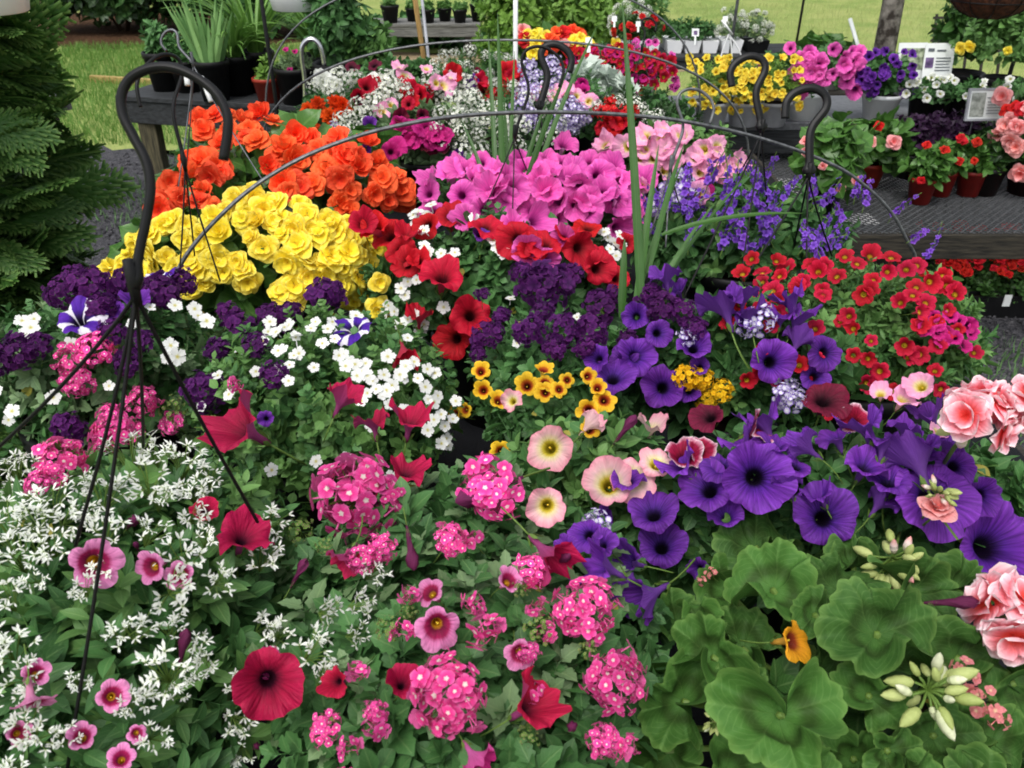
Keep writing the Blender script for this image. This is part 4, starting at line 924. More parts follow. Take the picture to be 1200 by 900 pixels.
# back of the bench
basket('alyL', 'basket of white alyssum with pale pink petunias behind the orange marigolds', (345, 85, 500, 175), .92, .11, [('narrow', 'mid', 180, .05), ('petunia', 'mid', 60, .05)])
basket('mari', 'small pot of orange marigolds between the begonias and white alyssum', (343, 112, 432, 172), .93, .09, [('verbena', 'mid', 120, .05)])
basket('mage', 'basket of magenta petunias on grey-green leaves behind the orange begonias', (425, 125, 570, 205), .92, .11, [('petunia', 'grey', 200, .055)])
basket('alyM', 'basket of dense white alyssum in front of the slim white post', (505, 95, 660, 190), .92, .12, [('narrow', 'mid', 190, .05)])
basket('redM', 'basket of red petunias among white alyssum behind the pink petunias', (395, 68, 560, 135), .92, .11, [('petunia', 'mid', 190, .06)])
basket('lila', 'basket of lilac and white verbena below the two black hooks', (590, 80, 730, 165), .92, .11, [('verbena', 'mid', 180, .055)])
basket('dust', 'pot of silvery dusty miller with pink snapdragons', (645, 78, 745, 140), .93, .11, [('lobed', 'silver', 70, .095)], cat='potted plant', name='potted_plant')
basket('redR', 'basket of red verbena above dark foliage behind the light pink petunias', (680, 108, 830, 185), .91, .12, [('narrow', 'dark', 190, .06), ('petunia', 'mid', 90, .055)])
basket('alyB', 'basket of fine white alyssum beside the tan wooden stake, farthest on the bench', (500, 58, 610, 115), .92, .10, [('narrow', 'mid', 130, .06)])
basket('redB', 'basket of deep red calibrachoa behind the dusty miller', (655, 55, 790, 110), .90, .12, [('narrow', 'mid', 190, .06)])
basket('yrbg', 'basket of mixed yellow, orange and red begonias beside the slim white post', (598, 38, 700, 92), .95, .11, [('broad', 'begonia', 90, .08)])

# ------------------------------------------------------------------ blooms, basket by basket (picture x, y, width, then facing)
fls('euph', 'c_pink', (107, 661, 64, .1, .15, 1), (178, 665, 42, -.2, .2, 1), (36, 825, 52, .2, -.9, .5), (130, 817, 40, .5, .2, .8), (40, 790, 34, .3, .5, .6), (160, 858, 24, .3, .4, .6), (142, 890, 34, 0, .4, .8), (20, 860, 30))
fls('euph', 'p_crimson', (315, 797, 84, .3, .2, 1, .03), (240, 597, 34, .2, .5, .6))
fls('euph', 't_crimson', (284, 628, 66, .25, .9, .55), (286, 503, 78, -.75, .3, .55))
fls('euph', 'v_pink', (75, 535, 62), (60, 556, 40), (45, 566, 34), (132, 505, 52), (120, 520, 30))
fls('euph', 'bud', (215, 755, 34, .1, 1, .2), (160, 640, 16), (352, 668, 28, .5, .8, .2), (300, 875, 22), (155, 612, 30, .6, .4, .4))
for it in ((150, 525, 72), (175, 562, 62), (130, 572, 60), (215, 537, 60), (30, 560, 60), (8, 572, 60), (55, 585, 60), (222, 572, 50), (20, 640, 66), (45, 610, 66), (215, 652, 64), (198, 692, 60), (165, 735, 46), (188, 790, 70), (162, 820, 44), (306, 650, 54), (312, 735, 40), (368, 760, 56), (392, 722, 46), (386, 792, 42), (242, 770, 42), (10, 700, 50), (15, 757, 62), (30, 850, 54), (28, 792, 48), (200, 735, 40), (256, 680, 44), (120, 622, 56), (226, 605, 42), (320, 612, 44), (75, 610, 50), (5, 610, 60), (100, 690, 40), (60, 640, 50), (12, 545, 55), (95, 560, 40), (245, 555, 40), (100, 595, 44), (440, 668, 40), (420, 705, 42), (420, 745, 36)): fl('euph', 'euph', *it)
scatter('euph', 'euph', 36, 40)
scatter('euph', 'c_pink', 3, 30)
fls('verb', 'v_pink', (418, 582, 112, -.05, .3, 1), (575, 573, 80, 0, .3, 1), (525, 815, 104, 0, .2, 1), (445, 642, 40, .1, -.3, 1), (685, 715, 78, .1, .2, 1), (722, 795, 78, .1, .1, 1), (708, 868, 44, 0, .2, 1), (440, 835, 34), (528, 632, 46, .3, .5, .7), (425, 655, 40, 0, -.4, 1))
fls('verb', 'v_small', (568, 738, 58, .1, .3, 1), (420, 785, 36, -.2, .2, 1), (440, 850, 40, -.1, 0, 1), (556, 632, 30), (715, 878, 46, 0, .3, 1), (556, 708, 40, .2, .2, 1), (470, 740, 34), (640, 740, 30))
fls('verb', 'c_pink', (513, 732, 56, .35, .1, .9), (610, 764, 40, .1, .1, 1), (505, 695, 38, -.2, .4, .7), (596, 682, 34, .5, .4, .5))
fls('verb', 't_crimson', (642, 650, 66, .55, -.45, .4), (620, 828, 70, .7, .5, .35), (475, 553, 50, .2, .8, .5), (480, 495, 52, .15, .8, .45), (438, 496, 44, -.2, .85, .4), (400, 470, 46, .5, .7, .3), (408, 655, 44, -.3, -.6, .5))
fls('verb', 't_magenta', (556, 888, 48, .6, -.4, .4))
fls('verb', 'bud', (565, 577, 58, -.9, -.25, .3), (482, 648, 36, .2, -.9, .2), (660, 655, 26), (670, 852, 30))
scatter('verb', 'v_small', 12, 30)
scatter('verb', 'v_pink', 5, 36)
scatter('verb', 't_crimson', 3, 36)
fls('verb', 'v_green', (352, 622, 34), (633, 737, 38), (455, 735, 34), (478, 718, 24), (690, 762, 26), (610, 690, 22), (380, 640, 24), (620, 860, 28), (385, 850, 30))
fls('dark', 'v_green', (205, 480, 34), (250, 500, 32), (100, 400, 24))
fls('gera', 'g_head', (1150, 490, 92, -.2, .4, .9), (1192, 722, 108, -.25, .3, .9), (1196, 480, 74, .2, .3, .9))
fls('gera', 'b_pink', (1098, 596, 46, .1, .6, .5), (1150, 470, 50, 0, .6, .6))
fls('gera', 'g_bud', (1045, 655, 78, -.3, .1, .9), (1100, 580, 40, .1, .8, .5))
fls('gera', 'g_green', (1088, 808, 98, -.1, .4, .9), (838, 847, 30))
fls('gera', 'c_orange', (930, 750, 52, .5, .15, .75))
fls('gera', 'v_pale', (1128, 790, 44), (1152, 822, 46), (1172, 842, 30), (833, 672, 18), (822, 680, 14))
fls('gera', 'bud', (1122, 706, 40, .9, .1, .3))
fls('purp', 'p_purple', (885, 558, 86, -.1, .35, .9), (1095, 577, 100, .05, .5, .8), (1162, 640, 112, -.1, .25, .95), (967, 608, 78, -.15, .25, .95), (830, 572, 68, -.5, .4, .7), (765, 600, 62, -.2, .7, .5), (775, 640, 60, -.1, .5, .8), (1015, 545, 54, .2, .6, .5), (1120, 545, 50), (1150, 580, 48), (690, 625, 44, -.2, .3, .8))
fls('purp', 't_purple', (895, 497, 60, -.3, .75, -.2), (1012, 500, 56, -.4, .7, -.15), (1075, 540, 76, -.2, .75, -.4), (762, 698, 62, -.55, -.3, .65), (710, 665, 58, -.75, .5, .2), (1090, 490, 46, -.5, .7, -.1), (945, 525, 46, -.6, .5, .1), (800, 545, 50, -.4, .7, .1), (1035, 520, 50, .3, .8, 0), (925, 570, 40, -.2, .8, .1))
fls('purp', 'p_cherry', (888, 505, 44, .5, .4, .6), (1000, 492, 40, -.2, .5, .7), (800, 535, 46, 0, .6, .7), (820, 528, 36))
fls('purp', 'p_maroon', (965, 466, 58, 0, .6, .4), (832, 487, 42, -.3, .4, .5))
fls('purp', 'v_lilac', (928, 470, 34), (918, 462, 28), (700, 612, 34))
fls('purp', 'p_salmonpink', (1080, 452, 36), (1058, 468, 34), (1032, 462, 26), (1100, 505, 26))
fls('purp', 'p_purple', (735, 562, 42, -.2, .6, .5), (850, 605, 44, -.3, .6, .6), (702, 640, 44, -.4, .5, .5), (1042, 562, 56, .1, .7, .5), (908, 522, 48, 0, .8, .4), (935, 545, 38, .3, .7, .4), (980, 512, 42, -.2, .8, .3), (1062, 502, 42, .2, .8, .3), (1112, 522, 42, .2, .7, .5), (662, 642, 34, -.5, .5, .5), (845, 545, 46, -.2, .8, .4))
fls('purp', 't_purple', (870, 518, 46, -.5, .7, 0), (960, 580, 40, -.4, .7, .2), (740, 660, 44, -.6, .2, .5), (1030, 590, 40, .3, .8, .1))
scatter('purp', 't_purple', 3, 30)
fls('pale', 'p_palepink', (643, 524, 56, -.1, .25, 1), (714, 569, 60, -.05, .2, 1), (742, 558, 56, .1, .5, .8), (642, 592, 48, .1, .1, 1), (770, 543, 44, .1, .6, .5))
fls('pale', 't_palepink', (762, 503, 36, .1, .9, .2), (690, 498, 34, .6, .5, .1), (600, 470, 28, -.3, .2, .6))
fls('pale', 'bud', (735, 500, 30, .6, .7, .1))
fls('dark', 'p_star', (91, 372, 58, 0, .55, .8), (187, 323, 46, -.1, .8, .5), (413, 382, 50, -.2, .6, .7))
fls('dark', 'v_dark', (110, 338, 60), (190, 342, 54), (150, 330, 44), (285, 388, 48), (240, 460, 52), (20, 412, 46), (150, 425, 38), (320, 372, 42), (382, 346, 52), (80, 502, 44), (322, 440, 36), (72, 345, 40), (215, 330, 36), (120, 660 - 300, 40), (165, 400, 30), (270, 370, 36), (340, 368, 36), (45, 405, 34), (130, 390, 34), (255, 410, 34), (90, 325, 34), (300, 405, 34), (0, 420, 40))
fls('dark', 'v_pink', (85, 422, 44), (112, 408, 46), (90, 448, 40), (168, 470, 40), (130, 487, 34), (152, 505, 34), (200, 495, 30))
fls('dark', 'bacopa', (26, 376, 20), (36, 384, 22), (30, 390, 18), (40, 374, 18), (200, 405, 22), (208, 418, 24), (196, 420, 18), (228, 362, 20), (205, 358, 20), (242, 376, 22), (232, 370, 18), (14, 482, 20), (10, 492, 16))
fls('dark', 'p_purple', (312, 490, 20), (130, 360, 30), (160, 352, 36))
WB = [(315, 388), (310, 398), (325, 392), (345, 420), (352, 412), (340, 428), (370, 380), (385, 386), (392, 380), (395, 420), (360, 385), (415, 425), (425, 435), (405, 430), (440, 455), (436, 445), (430, 460), (446, 464), (460, 475), (475, 430), (485, 425), (468, 438), (510, 465), (505, 472), (515, 485), (508, 490), (520, 510), (525, 522), (515, 520), (505, 435), (512, 440), (480, 428), (345, 395), (332, 410), (300, 435), (396, 398), (450, 440), (460, 450), (472, 445), (378, 400), (530, 495), (418, 440), (404, 415), (432, 428), (520, 500), (536, 470), (498, 505), (340, 382), (500, 455), (490, 445), (424, 470), (412, 462)]
for (x, y) in WB: fl('baco', 'bacopa', x + rng.normal(0, 2), y + rng.normal(0, 2), rng.uniform(15, 21))
scatter('baco', 'bacopa', 26, 18)
fls('baco', 'v_small', (275, 452, 26), (205, 497, 26))
fls('redp', 'p_red', (607, 278, 52, 0, .25, 1), (519, 322, 56, 0, .6, .8), (475, 310, 40), (533, 396, 48, -.1, .2, 1), (551, 368, 50, .1, .3, 1), (700, 315, 42), (722, 326, 30), (530, 250, 48, .1, .7, .6), (455, 275, 44), (470, 292, 40), (440, 268, 40), (570, 264, 44, 0, .7, .6), (640, 285, 46, .2, .5, .7), (680, 290, 44), (425, 262, 36), (690, 265, 36, .2, .6, .6), (500, 262, 36), (622, 295, 40, .3, .2, .8), (705, 300, 30), (735, 285, 26), (490, 305, 30), (663, 275, 30, 0, .7, .6))
fls('redp', 't_red', (492, 372, 34, .1, .8, .3), (473, 412, 34, .1, -.7, .4), (478, 276, 34, .1, .7, .5))
fls('redp', 'p_purple', (562, 274, 22))
for (x, y) in [(478, 330), (470, 338), (488, 328), (475, 346), (455, 358), (462, 365), (470, 380), (478, 374), (493, 388), (497, 380), (486, 368), (450, 368), (490, 248), (494, 258), (486, 262), (497, 270), (500, 250), (484, 252), (517, 297), (525, 302), (533, 296), (582, 290), (578, 282), (555, 255), (497, 288), (502, 295), (520, 360), (712, 278), (720, 285), (726, 275), (715, 292), (708, 272), (730, 290), (722, 300), (505, 240), (682, 310), (590, 297)]: fl('redp', 'bacopa', x, y, rng.uniform(14, 19))
fls('ycal', 'v_dark', (640, 338, 70), (572, 392, 42), (620, 388, 42), (660, 386, 42), (692, 390, 48), (702, 360, 46), (612, 320, 30), (668, 322, 34), (650, 408, 34), (588, 370, 26), (636, 366, 32), (720, 345, 26), (685, 408, 28), (560, 415, 24), (565, 345, 20), (735, 398, 28))
fls('ycal', 'bacopa', (598, 350, 14), (676, 372, 13), (606, 402, 14))
fls('ycal', 'c_yellow', (563, 436, 24), (567, 458, 24, -.1, .1, 1), (618, 453, 30, 0, .1, 1), (639, 447, 24), (656, 456, 22), (640, 460, 26), (690, 480, 30), (708, 468, 30), (689, 441, 22), (588, 529, 28, .1, .1, 1), (691, 504, 26), (636, 434, 24, 0, .8, .5), (585, 470, 26, .3, .3, .7), (533, 485, 24, -.4, .3, .6), (545, 480, 20), (665, 445, 20), (700, 455, 22))
fls('vio', 'p_purple', (746, 416, 50, .1, .3, .9), (718, 441, 54, -.2, .5, .7), (778, 454, 52, .05, .15, 1), (812, 407, 42, .1, .5, .8), (903, 424, 54, 0, .15, 1), (969, 413, 46, .15, .1, 1), (735, 425, 40), (955, 440, 38), (770, 390, 34), (820, 430, 24), (745, 370, 34), (700, 420, 34))
fls('vio', 't_purple', (850, 362, 58, -.2, .85, .1), (878, 370, 44, -.3, .8, .1), (926, 355, 46, -.5, .75, .0), (935, 375, 48, .3, .8, .2), (935, 400, 40, .3, .7, -.1), (780, 325, 40, -.2, .8, .2), (795, 340, 30), (870, 350, 40, -.1, .9, .1), (915, 372, 36, .1, .8, .2))
fls('vio', 'lantana', (806, 441, 32), (822, 444, 28), (846, 457, 28), (828, 470, 28), (820, 450, 22))
fls('vio', 'v_lilac', (890, 375, 40), (925, 460, 36), (918, 450, 28), (875, 383, 30), (805, 395, 26))
fls('vio', 'v_dark', (775, 360, 40), (800, 365, 34), (760, 345, 34), (815, 385, 30))
RC = [(967, 312), (980, 323), (1023, 328), (1055, 355), (1070, 345), (1085, 355), (1090, 330), (1078, 380), (1018, 420), (1000, 417), (935, 335), (893, 330), (955, 385), (995, 370), (1015, 450), (880, 303), (1005, 308), (1040, 318), (1062, 315), (990, 300), (1105, 322), (1074, 336), (920, 315), (905, 340), (893, 318), (1012, 345), (1022, 340), (1000, 385), (1100, 405), (1065, 420), (1078, 415), (1030, 435), (950, 310), (1120, 345), (1045, 300), (910, 305), (870, 320), (1110, 335), (965, 345), (1020, 300), (1075, 310)]
for (x, y) in RC: fl('rcal', 'c_red', x, y, rng.uniform(19, 26))
scatter('rcal', 'c_red', 34, 20)
fls('rcal', 'c_red', (940, 330, 20), (880, 345, 18))
for (x, y) in [(1085, 385), (1100, 380), (1110, 390), (1120, 395), (1125, 375), (1105, 400), (1140, 390), (1130, 405), (1095, 370), (1115, 370), (1135, 380), (1100, 390)]: fl('rcal', 'p_magenta', x, y, rng.uniform(16, 22))
YB = [(205, 255), (190, 265), (175, 275), (160, 285), (150, 300), (215, 285), (235, 270), (240, 290), (225, 300), (195, 300), (205, 315), (180, 300), (250, 250), (275, 235), (295, 232), (265, 245), (290, 250), (310, 245), (325, 240), (335, 252), (300, 265), (318, 262), (345, 265), (360, 250), (330, 275), (350, 290), (365, 265), (375, 280), (360, 305), (340, 310), (385, 262), (395, 275), (410, 290), (420, 300), (415, 280), (430, 310), (420, 325), (405, 310), (390, 300), (375, 310), (275, 305), (285, 318), (265, 320), (290, 335), (230, 315), (240, 330), (225, 345), (255, 305), (445, 335), (428, 340), (415, 345), (400, 330), (345, 335), (360, 325), (330, 335), (380, 325), (310, 285), (295, 280), (285, 258), (170, 320), (145, 318), (440, 285), (432, 275), (410, 262), (352, 238), (430, 355), (345, 350), (135, 315), (255, 268), (220, 260), (440, 360)]
for (x, y) in YB[:]:
    if rng.uniform() < .04: continue
    fl('ybeg', 'b_yellow', x + rng.normal(0, 2), y + rng.normal(0, 3), rng.uniform(28, 43), jit=.36)
OB = [(238, 182), (252, 195), (245, 210), (225, 190), (200, 215), (195, 230), (210, 232), (185, 240), (240, 225), (250, 238), (232, 240), (262, 198), (240, 158), (262, 155), (255, 140), (270, 135), (295, 150), (285, 155), (305, 135), (320, 145), (300, 165), (325, 175), (318, 190), (345, 185), (335, 180), (355, 178), (375, 175), (390, 180), (370, 160), (395, 165), (410, 175), (405, 190), (425, 185), (440, 190), (455, 195), (465, 205), (450, 215), (440, 225), (470, 225), (400, 210), (410, 225), (395, 235), (405, 245), (340, 220), (350, 215), (330, 215), (352, 230), (367, 218), (260, 170), (235, 140), (420, 205), (455, 235), (330, 225), (385, 195), (430, 165), (225, 205), (475, 235), (285, 140), (345, 160)]
for (x, y) in OB:
    if rng.uniform() < .0: continue
    fl('obeg', 'b_orange', x + rng.normal(0, 2), y + rng.normal(0, 3), rng.uniform(28, 42), jit=.34)
PK = [(545, 195), (530, 205), (555, 210), (520, 240), (540, 230), (560, 235), (575, 215), (590, 205), (600, 220), (570, 245), (620, 243), (655, 235), (645, 225), (630, 190), (645, 200), (660, 190), (672, 198), (690, 195), (700, 205), (715, 195), (728, 205), (705, 225), (720, 230), (735, 215), (745, 235), (735, 250), (750, 255), (745, 270), (680, 215), (665, 210), (625, 205), (610, 190), (640, 180), (660, 172), (635, 215), (685, 250), (500, 230), (510, 215), (505, 250), (615, 225), (590, 235), (755, 210), (690, 180), (675, 260), (650, 255), (580, 190), (560, 190), (760, 240), (710, 190), (690, 230)]
for (x, y) in PK:
    if rng.uniform() < .14: continue
    fl('pink', 'p_pink', x + rng.normal(0, 2), y + rng.normal(0, 2), rng.uniform(29, 39))
scatter('pink', 't_pink', 14, 34)
for (x, y) in [(735, 172), (745, 165), (755, 175), (775, 165), (785, 175), (765, 185), (750, 185), (792, 160), (800, 158), (825, 175), (840, 182), (850, 195), (835, 200), (842, 172), (815, 185), (860, 195), (720, 178), (775, 178), (790, 185), (850, 205), (828, 190), (712, 172)]: fl('lpnk', 'p_salmonpink', x, y, rng.uniform(23, 31))
scatter('lpnk', 't_salmonpink', 8, 26)
fls('lpnk', 'p_magenta', (822, 222, 28))
for k in range(42):
    px = rng.uniform(770, 985); py = rng.uniform(215, 300) - 10 * math.cos((px - 870) / 60); fl('ange', 'angel', px, py + 14, rng.uniform(36, 56), rng.normal(.15, .6), 1, rng.uniform(-.1, .4))
fls('ange', 'angel', (1040, 262, 36, .5, 1, 0), (1062, 285, 40, .8, .5, 0), (1075, 305, 36, .8, .3, .1), (1010, 250, 44, .4, 1, 0), (1000, 240, 40, .2, 1, 0), (985, 270, 44, .2, 1, .1), (955, 290, 46, .1, .9, .3), (745, 235, 34), (760, 255, 40))
fls('ange', 'v_lilac', (795, 220, 44), (805, 228, 36), (785, 230, 34), (770, 242, 30))
for (x, y) in [(376, 92), (385, 100), (395, 88), (405, 96), (415, 92), (440, 95), (452, 90), (460, 100), (472, 108), (420, 125), (410, 138), (430, 132), (425, 145), (405, 150), (445, 115), (438, 122), (370, 100), (392, 108), (475, 98), (400, 140)]: fl('alyL', 'alyssum', x, y, rng.uniform(20, 30))
fls('alyL', 'p_salmonpink', (448, 130, 22), (458, 122, 20), (475, 88, 24), (470, 80, 20), (500, 80, 16), (520, 100, 26), (512, 97, 20), (527, 92, 16))
fls('alyL', 'p_whitep', (380, 94, 24), (392, 98, 22), (436, 94, 22))
fls('alyL', 'p_maroon', (412, 78, 18), (438, 76, 18), (470, 138, 20), (480, 148, 16), (495, 135, 16), (420, 120, 12))
fls('mari', 'marigold', (362, 130, 26), (372, 122, 22), (360, 143, 24), (386, 137, 26), (400, 124, 26), (392, 120, 22), (366, 150, 22), (405, 128, 20), (350, 145, 20))
fls('mari', 'v_lilac', (367, 158, 26), (392, 150, 20))
for (x, y) in [(468, 145), (478, 150), (490, 158), (500, 152), (510, 155), (520, 158), (505, 165), (515, 165), (485, 165), (472, 158), (462, 172), (458, 178), (495, 148)]: fl('mage', 'p_magenta', x, y, rng.uniform(20, 28))
fls('mage', 'p_maroon', (508, 172, 18), (518, 170, 18), (500, 172, 16))
fls('mage', 'p_purple', (534, 185, 22), (540, 195, 20), (432, 148, 22), (428, 175, 14))
scatter('alyM', 'alyssum', 30, 22)
fls('alyM', 'alyssum', (545, 120, 26), (555, 115, 24), (540, 135, 26), (560, 140, 26), (575, 135, 26), (590, 150, 26), (600, 142, 24))
for (x, y, w) in [(430, 102, 24), (440, 98, 18), (470, 98, 20), (480, 105, 24), (490, 112, 26), (482, 118, 22), (495, 118, 22), (500, 108, 22), (478, 122, 18), (530, 88, 24), (563, 95, 20), (568, 107, 24), (575, 110, 18), (595, 85, 28), (602, 92, 26), (590, 112, 22), (597, 90, 24), (600, 115, 18), (420, 112, 18)]: fl('redM', 'p_red', x, y, w)
for (x, y) in [(455, 95), (462, 90), (452, 108), (520, 105), (548, 100), (540, 108), (505, 95), (515, 118), (550, 115)]: fl('redM', 'alyssum', x, y, rng.uniform(20, 28))
fls('redM', 'p_purple', (555, 95, 18), (550, 98, 14), (590, 125, 16))
for (x, y) in [(618, 78), (628, 88), (645, 78), (648, 72), (620, 95), (656, 90), (610, 122), (624, 108), (660, 128), (670, 125), (680, 130), (675, 140), (665, 138), (655, 132), (660, 150), (650, 148), (672, 150), (685, 138), (620, 135), (622, 145), (640, 105), (612, 105)]: fl('lila', 'v_lilac', x, y, rng.uniform(18, 26))
fls('lila', 'p_salmonpink', (655, 105, 24), (662, 108, 22), (650, 112, 18), (630, 110, 20), (690, 118, 22))
fls('dust', 'p_magenta', (682, 98, 18), (685, 105, 16))
fls('dust', 'p_salmonpink', (676, 112, 18), (688, 118, 18), (665, 105, 20))
for (x, y, w) in [(718, 145, 28), (726, 142, 26), (712, 130, 26), (735, 132, 22), (705, 150, 20), (722, 150, 20), (742, 130, 20), (716, 120, 18), (700, 130, 16)]: fl('redR', 'p_red' if y > 140 else 'v_red', x, y, w)
for (x, y) in [(700, 125), (745, 120), (752, 128), (760, 138), (770, 135), (775, 145), (725, 118), (735, 122), (780, 150)]: fl('redR', 'alyssum', x, y, rng.uniform(16, 22))
scatter('alyB', 'alyssum', 24, 15)
fls('alyB', 'p_maroon', (560, 85, 12), (575, 100, 12))
scatter('redB', 'c_red', 60, 12)
scatter('redB', 'p_magenta', 16, 12)
for (x, y, k) in [(612, 36, 'b_pink'), (618, 42, 'b_yellow'), (628, 40, 'b_yellow'), (640, 42, 'b_yellow'), (645, 46, 'b_orange'), (652, 38, 'b_orange'), (660, 38, 'b_red'), (672, 36, 'b_orange'), (678, 40, 'b_orange'), (672, 48, 'b_yellow'), (680, 46, 'b_yellow'), (615, 46, 'b_red'), (628, 52, 'b_yellow'), (635, 58, 'b_orange'), (668, 58, 'b_red'), (660, 52, 'b_pink'), (690, 50, 'b_yellow'), (720, 52, 'b_yellow'), (650, 52, 'b_orange'), (625, 62, 'b_yellow')]: fl('yrbg', k, x, y, rng.uniform(16, 22))

# geranium leaves, each where the photograph has it
gl = [geranium_leaf(i, f, c, dp) for i, (f, c, dp) in enumerate(((.65, .38, .25), (.8, .4, .3), (.5, .35, .2), (.75, .5, .35)))]; glt = [g_.get() for g_ in gl]
b = BK['gera']
GL = [(905, 690, 118, 2, -.3, .75, .6, 1, .02), (1028, 742, 152, 0, .05, .6, .8, -1.5, .02), (913, 838, 168, 3, -.1, .35, .95, -1.4, .06), (1018, 815, 92, 0, 0, .2, 1, 1.0, .0), (835, 770, 110, 1, -.35, .55, .75, .4, .01), (790, 735, 90, 2, -.4, .7, .5, 1.2, 0), (800, 822, 120, 1, -.4, .3, .9, 2.0, 0), (1095, 862, 112, 2, .1, .4, .8, -1, -.05), (1068, 690, 110, 0, .1, .7, .6, .5, -.04), (885, 640, 105, 2, -.1, .75, .5, 2.2, -.03), (1125, 770, 120, 0, .3, .4, .8, 1, -.05), (985, 690, 110, 2, 0, .8, .5, -1, -.03), (1000, 890, 110, 1, 0, .2, 1, 0, -.02), (1060, 915, 90, 0, .1, .1, 1, 2, 0), (780, 880, 100, 2, -.3, .1, 1, 1, -.02), (870, 760, 100, 0, -.1, .5, .8, 3, -.04), (960, 790, 110, 0, 0, .4, .9, 2, -.05), (1165, 870, 104, 2, .2, .4, .9, 1, -.07), (1190, 800, 100, 0, .3, .5, .8, 2, -.07), (1120, 690, 90, 1, .2, .6, .7, 0, -.04), (850, 905, 110, 0, -.2, .2, 1, 2.4, -.01), (1150, 930, 110, 0, .1, .3, 1, .4, -.03), (850, 690, 84, 1, -.4, .7, .6, 1.4, -.01), (955, 720, 70, 2, .2, .6, .7, 2.2, .0), (770, 800, 80, 3, -.5, .4, .7, .9, 0), (865, 810, 80, 0, -.2, .5, .9, 2.6, -.02), (940, 900, 90, 3, .1, .2, 1, 1.7, .02), (1075, 790, 80, 1, .2, .5, .8, 2.9, -.02), (820, 725, 70, 0, -.3, .8, .4, .2, .01), (1040, 880, 80, 1, .0, .3, .9, 1.1, .0), (760, 850, 84, 2, -.5, .3, .8, 2.0, .0), (1000, 660, 76, 1, .0, .9, .3, .6, -.02)]
GL_LIT = [.42, .10, .40, .25, .3, .2, .25, .1, .05, .0, .05, .05, .2, .2, .25, .1, .05, .1, .05, .05, .35, .1, .3, .15, .35, .12, .3, .1, .4, .15, .2, .1]  # leaf tones with light painted in: front-lit leaves lighter, those behind darker
GLM = NT("geranium_leaf"); x_, a_, r_ = GLM.fp()
n_ = GLM.noise(30, GLM.coord(), 3); n2_ = GLM.noise(9, GLM.coord(), 2)
zone = GLM.math('MULTIPLY', GLM.rng(GLM.math('ABSOLUTE', GLM.math('SUBTRACT', GLM.math('ADD', x_, GLM.math('MULTIPLY', GLM.math('SUBTRACT', n2_, .5), .5)), .46)), .05, .22, 1, 0), GLM.rng(r_, .2, .8, .35, .75))
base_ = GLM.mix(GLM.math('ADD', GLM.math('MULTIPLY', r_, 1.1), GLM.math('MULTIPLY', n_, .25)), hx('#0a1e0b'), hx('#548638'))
fr_ = GLM.math('ABSOLUTE', GLM.math('SUBTRACT', GLM.math('FRACT', a_), .5))
br_ = GLM.math('SINE', GLM.math('MULTIPLY', GLM.math('SUBTRACT', GLM.math('MULTIPLY', x_, 8), GLM.math('MULTIPLY', fr_, 5)), 2 * PI))
base_ = GLM.mix(GLM.rng(br_, .75, 1, 0, .12), base_, hx('#8aae6a'))
base_ = GLM.mix(GLM.rng(GLM.noise(140, GLM.coord(), 3), .4, .7, 0, .13), base_, hx('#6f9c4c'))
base_ = GLM.mix(GLM.rng(x_, .9, 1.0, 0, .3), base_, hx('#86aa58'))  # rim painted lighter, as on edges turned to the light
vn_ = GLM.rng(GLM.math('ABSOLUTE', GLM.math('SUBTRACT', GLM.math('FRACT', a_), .5)), .0, .07, .5, 0)
c_ = GLM.mix(zone, base_, hx('#22200f')); c_ = GLM.mix(GLM.math('MULTIPLY', vn_, .22), c_, hx('#86a860'))
GLM.put(GLM.b.inputs['Base Color'], c_); GLM.b.inputs['Roughness'].default_value = .65; GLM.b.inputs['Specular IOR Level'].default_value = .18
GLM.bump(GLM.math('ADD', GLM.noise(260, GLM.coord(), 2), GLM.math('MULTIPLY', vn_, -1.2)), .4, .0015); GLM.translucent(c_, .22)
lm = MB(); st = MB()
for (px, py, w, v, fx, fy, fz, roll, up) in GL:
    h = hit(b, px, py) or closest(b, px, py); d = h - .01 - up; P = at_d(px, py, d); n = face(fx, fy, fz); s = w * .9 * d / FPX
    lm.add(glt[v], _axes(n, roll), P, s, [GL_LIT[GL.index((px, py, w, v, fx, fy, fz, roll, up))]]); st.tube(smooth([b.C + [0, 0, -.05], (P + b.C) / 2 + [0, 0, -.02], P]), .0028, 5)
for k in range(8):
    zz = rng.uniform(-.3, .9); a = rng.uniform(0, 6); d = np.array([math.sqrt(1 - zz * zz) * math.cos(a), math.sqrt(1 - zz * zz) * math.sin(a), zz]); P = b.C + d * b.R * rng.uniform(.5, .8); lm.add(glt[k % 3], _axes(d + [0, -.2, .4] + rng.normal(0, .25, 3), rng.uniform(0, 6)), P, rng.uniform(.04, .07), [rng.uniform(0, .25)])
lm.obj('leaves', GLM.m, b.t); st.obj('stem', GREEN, b.t)

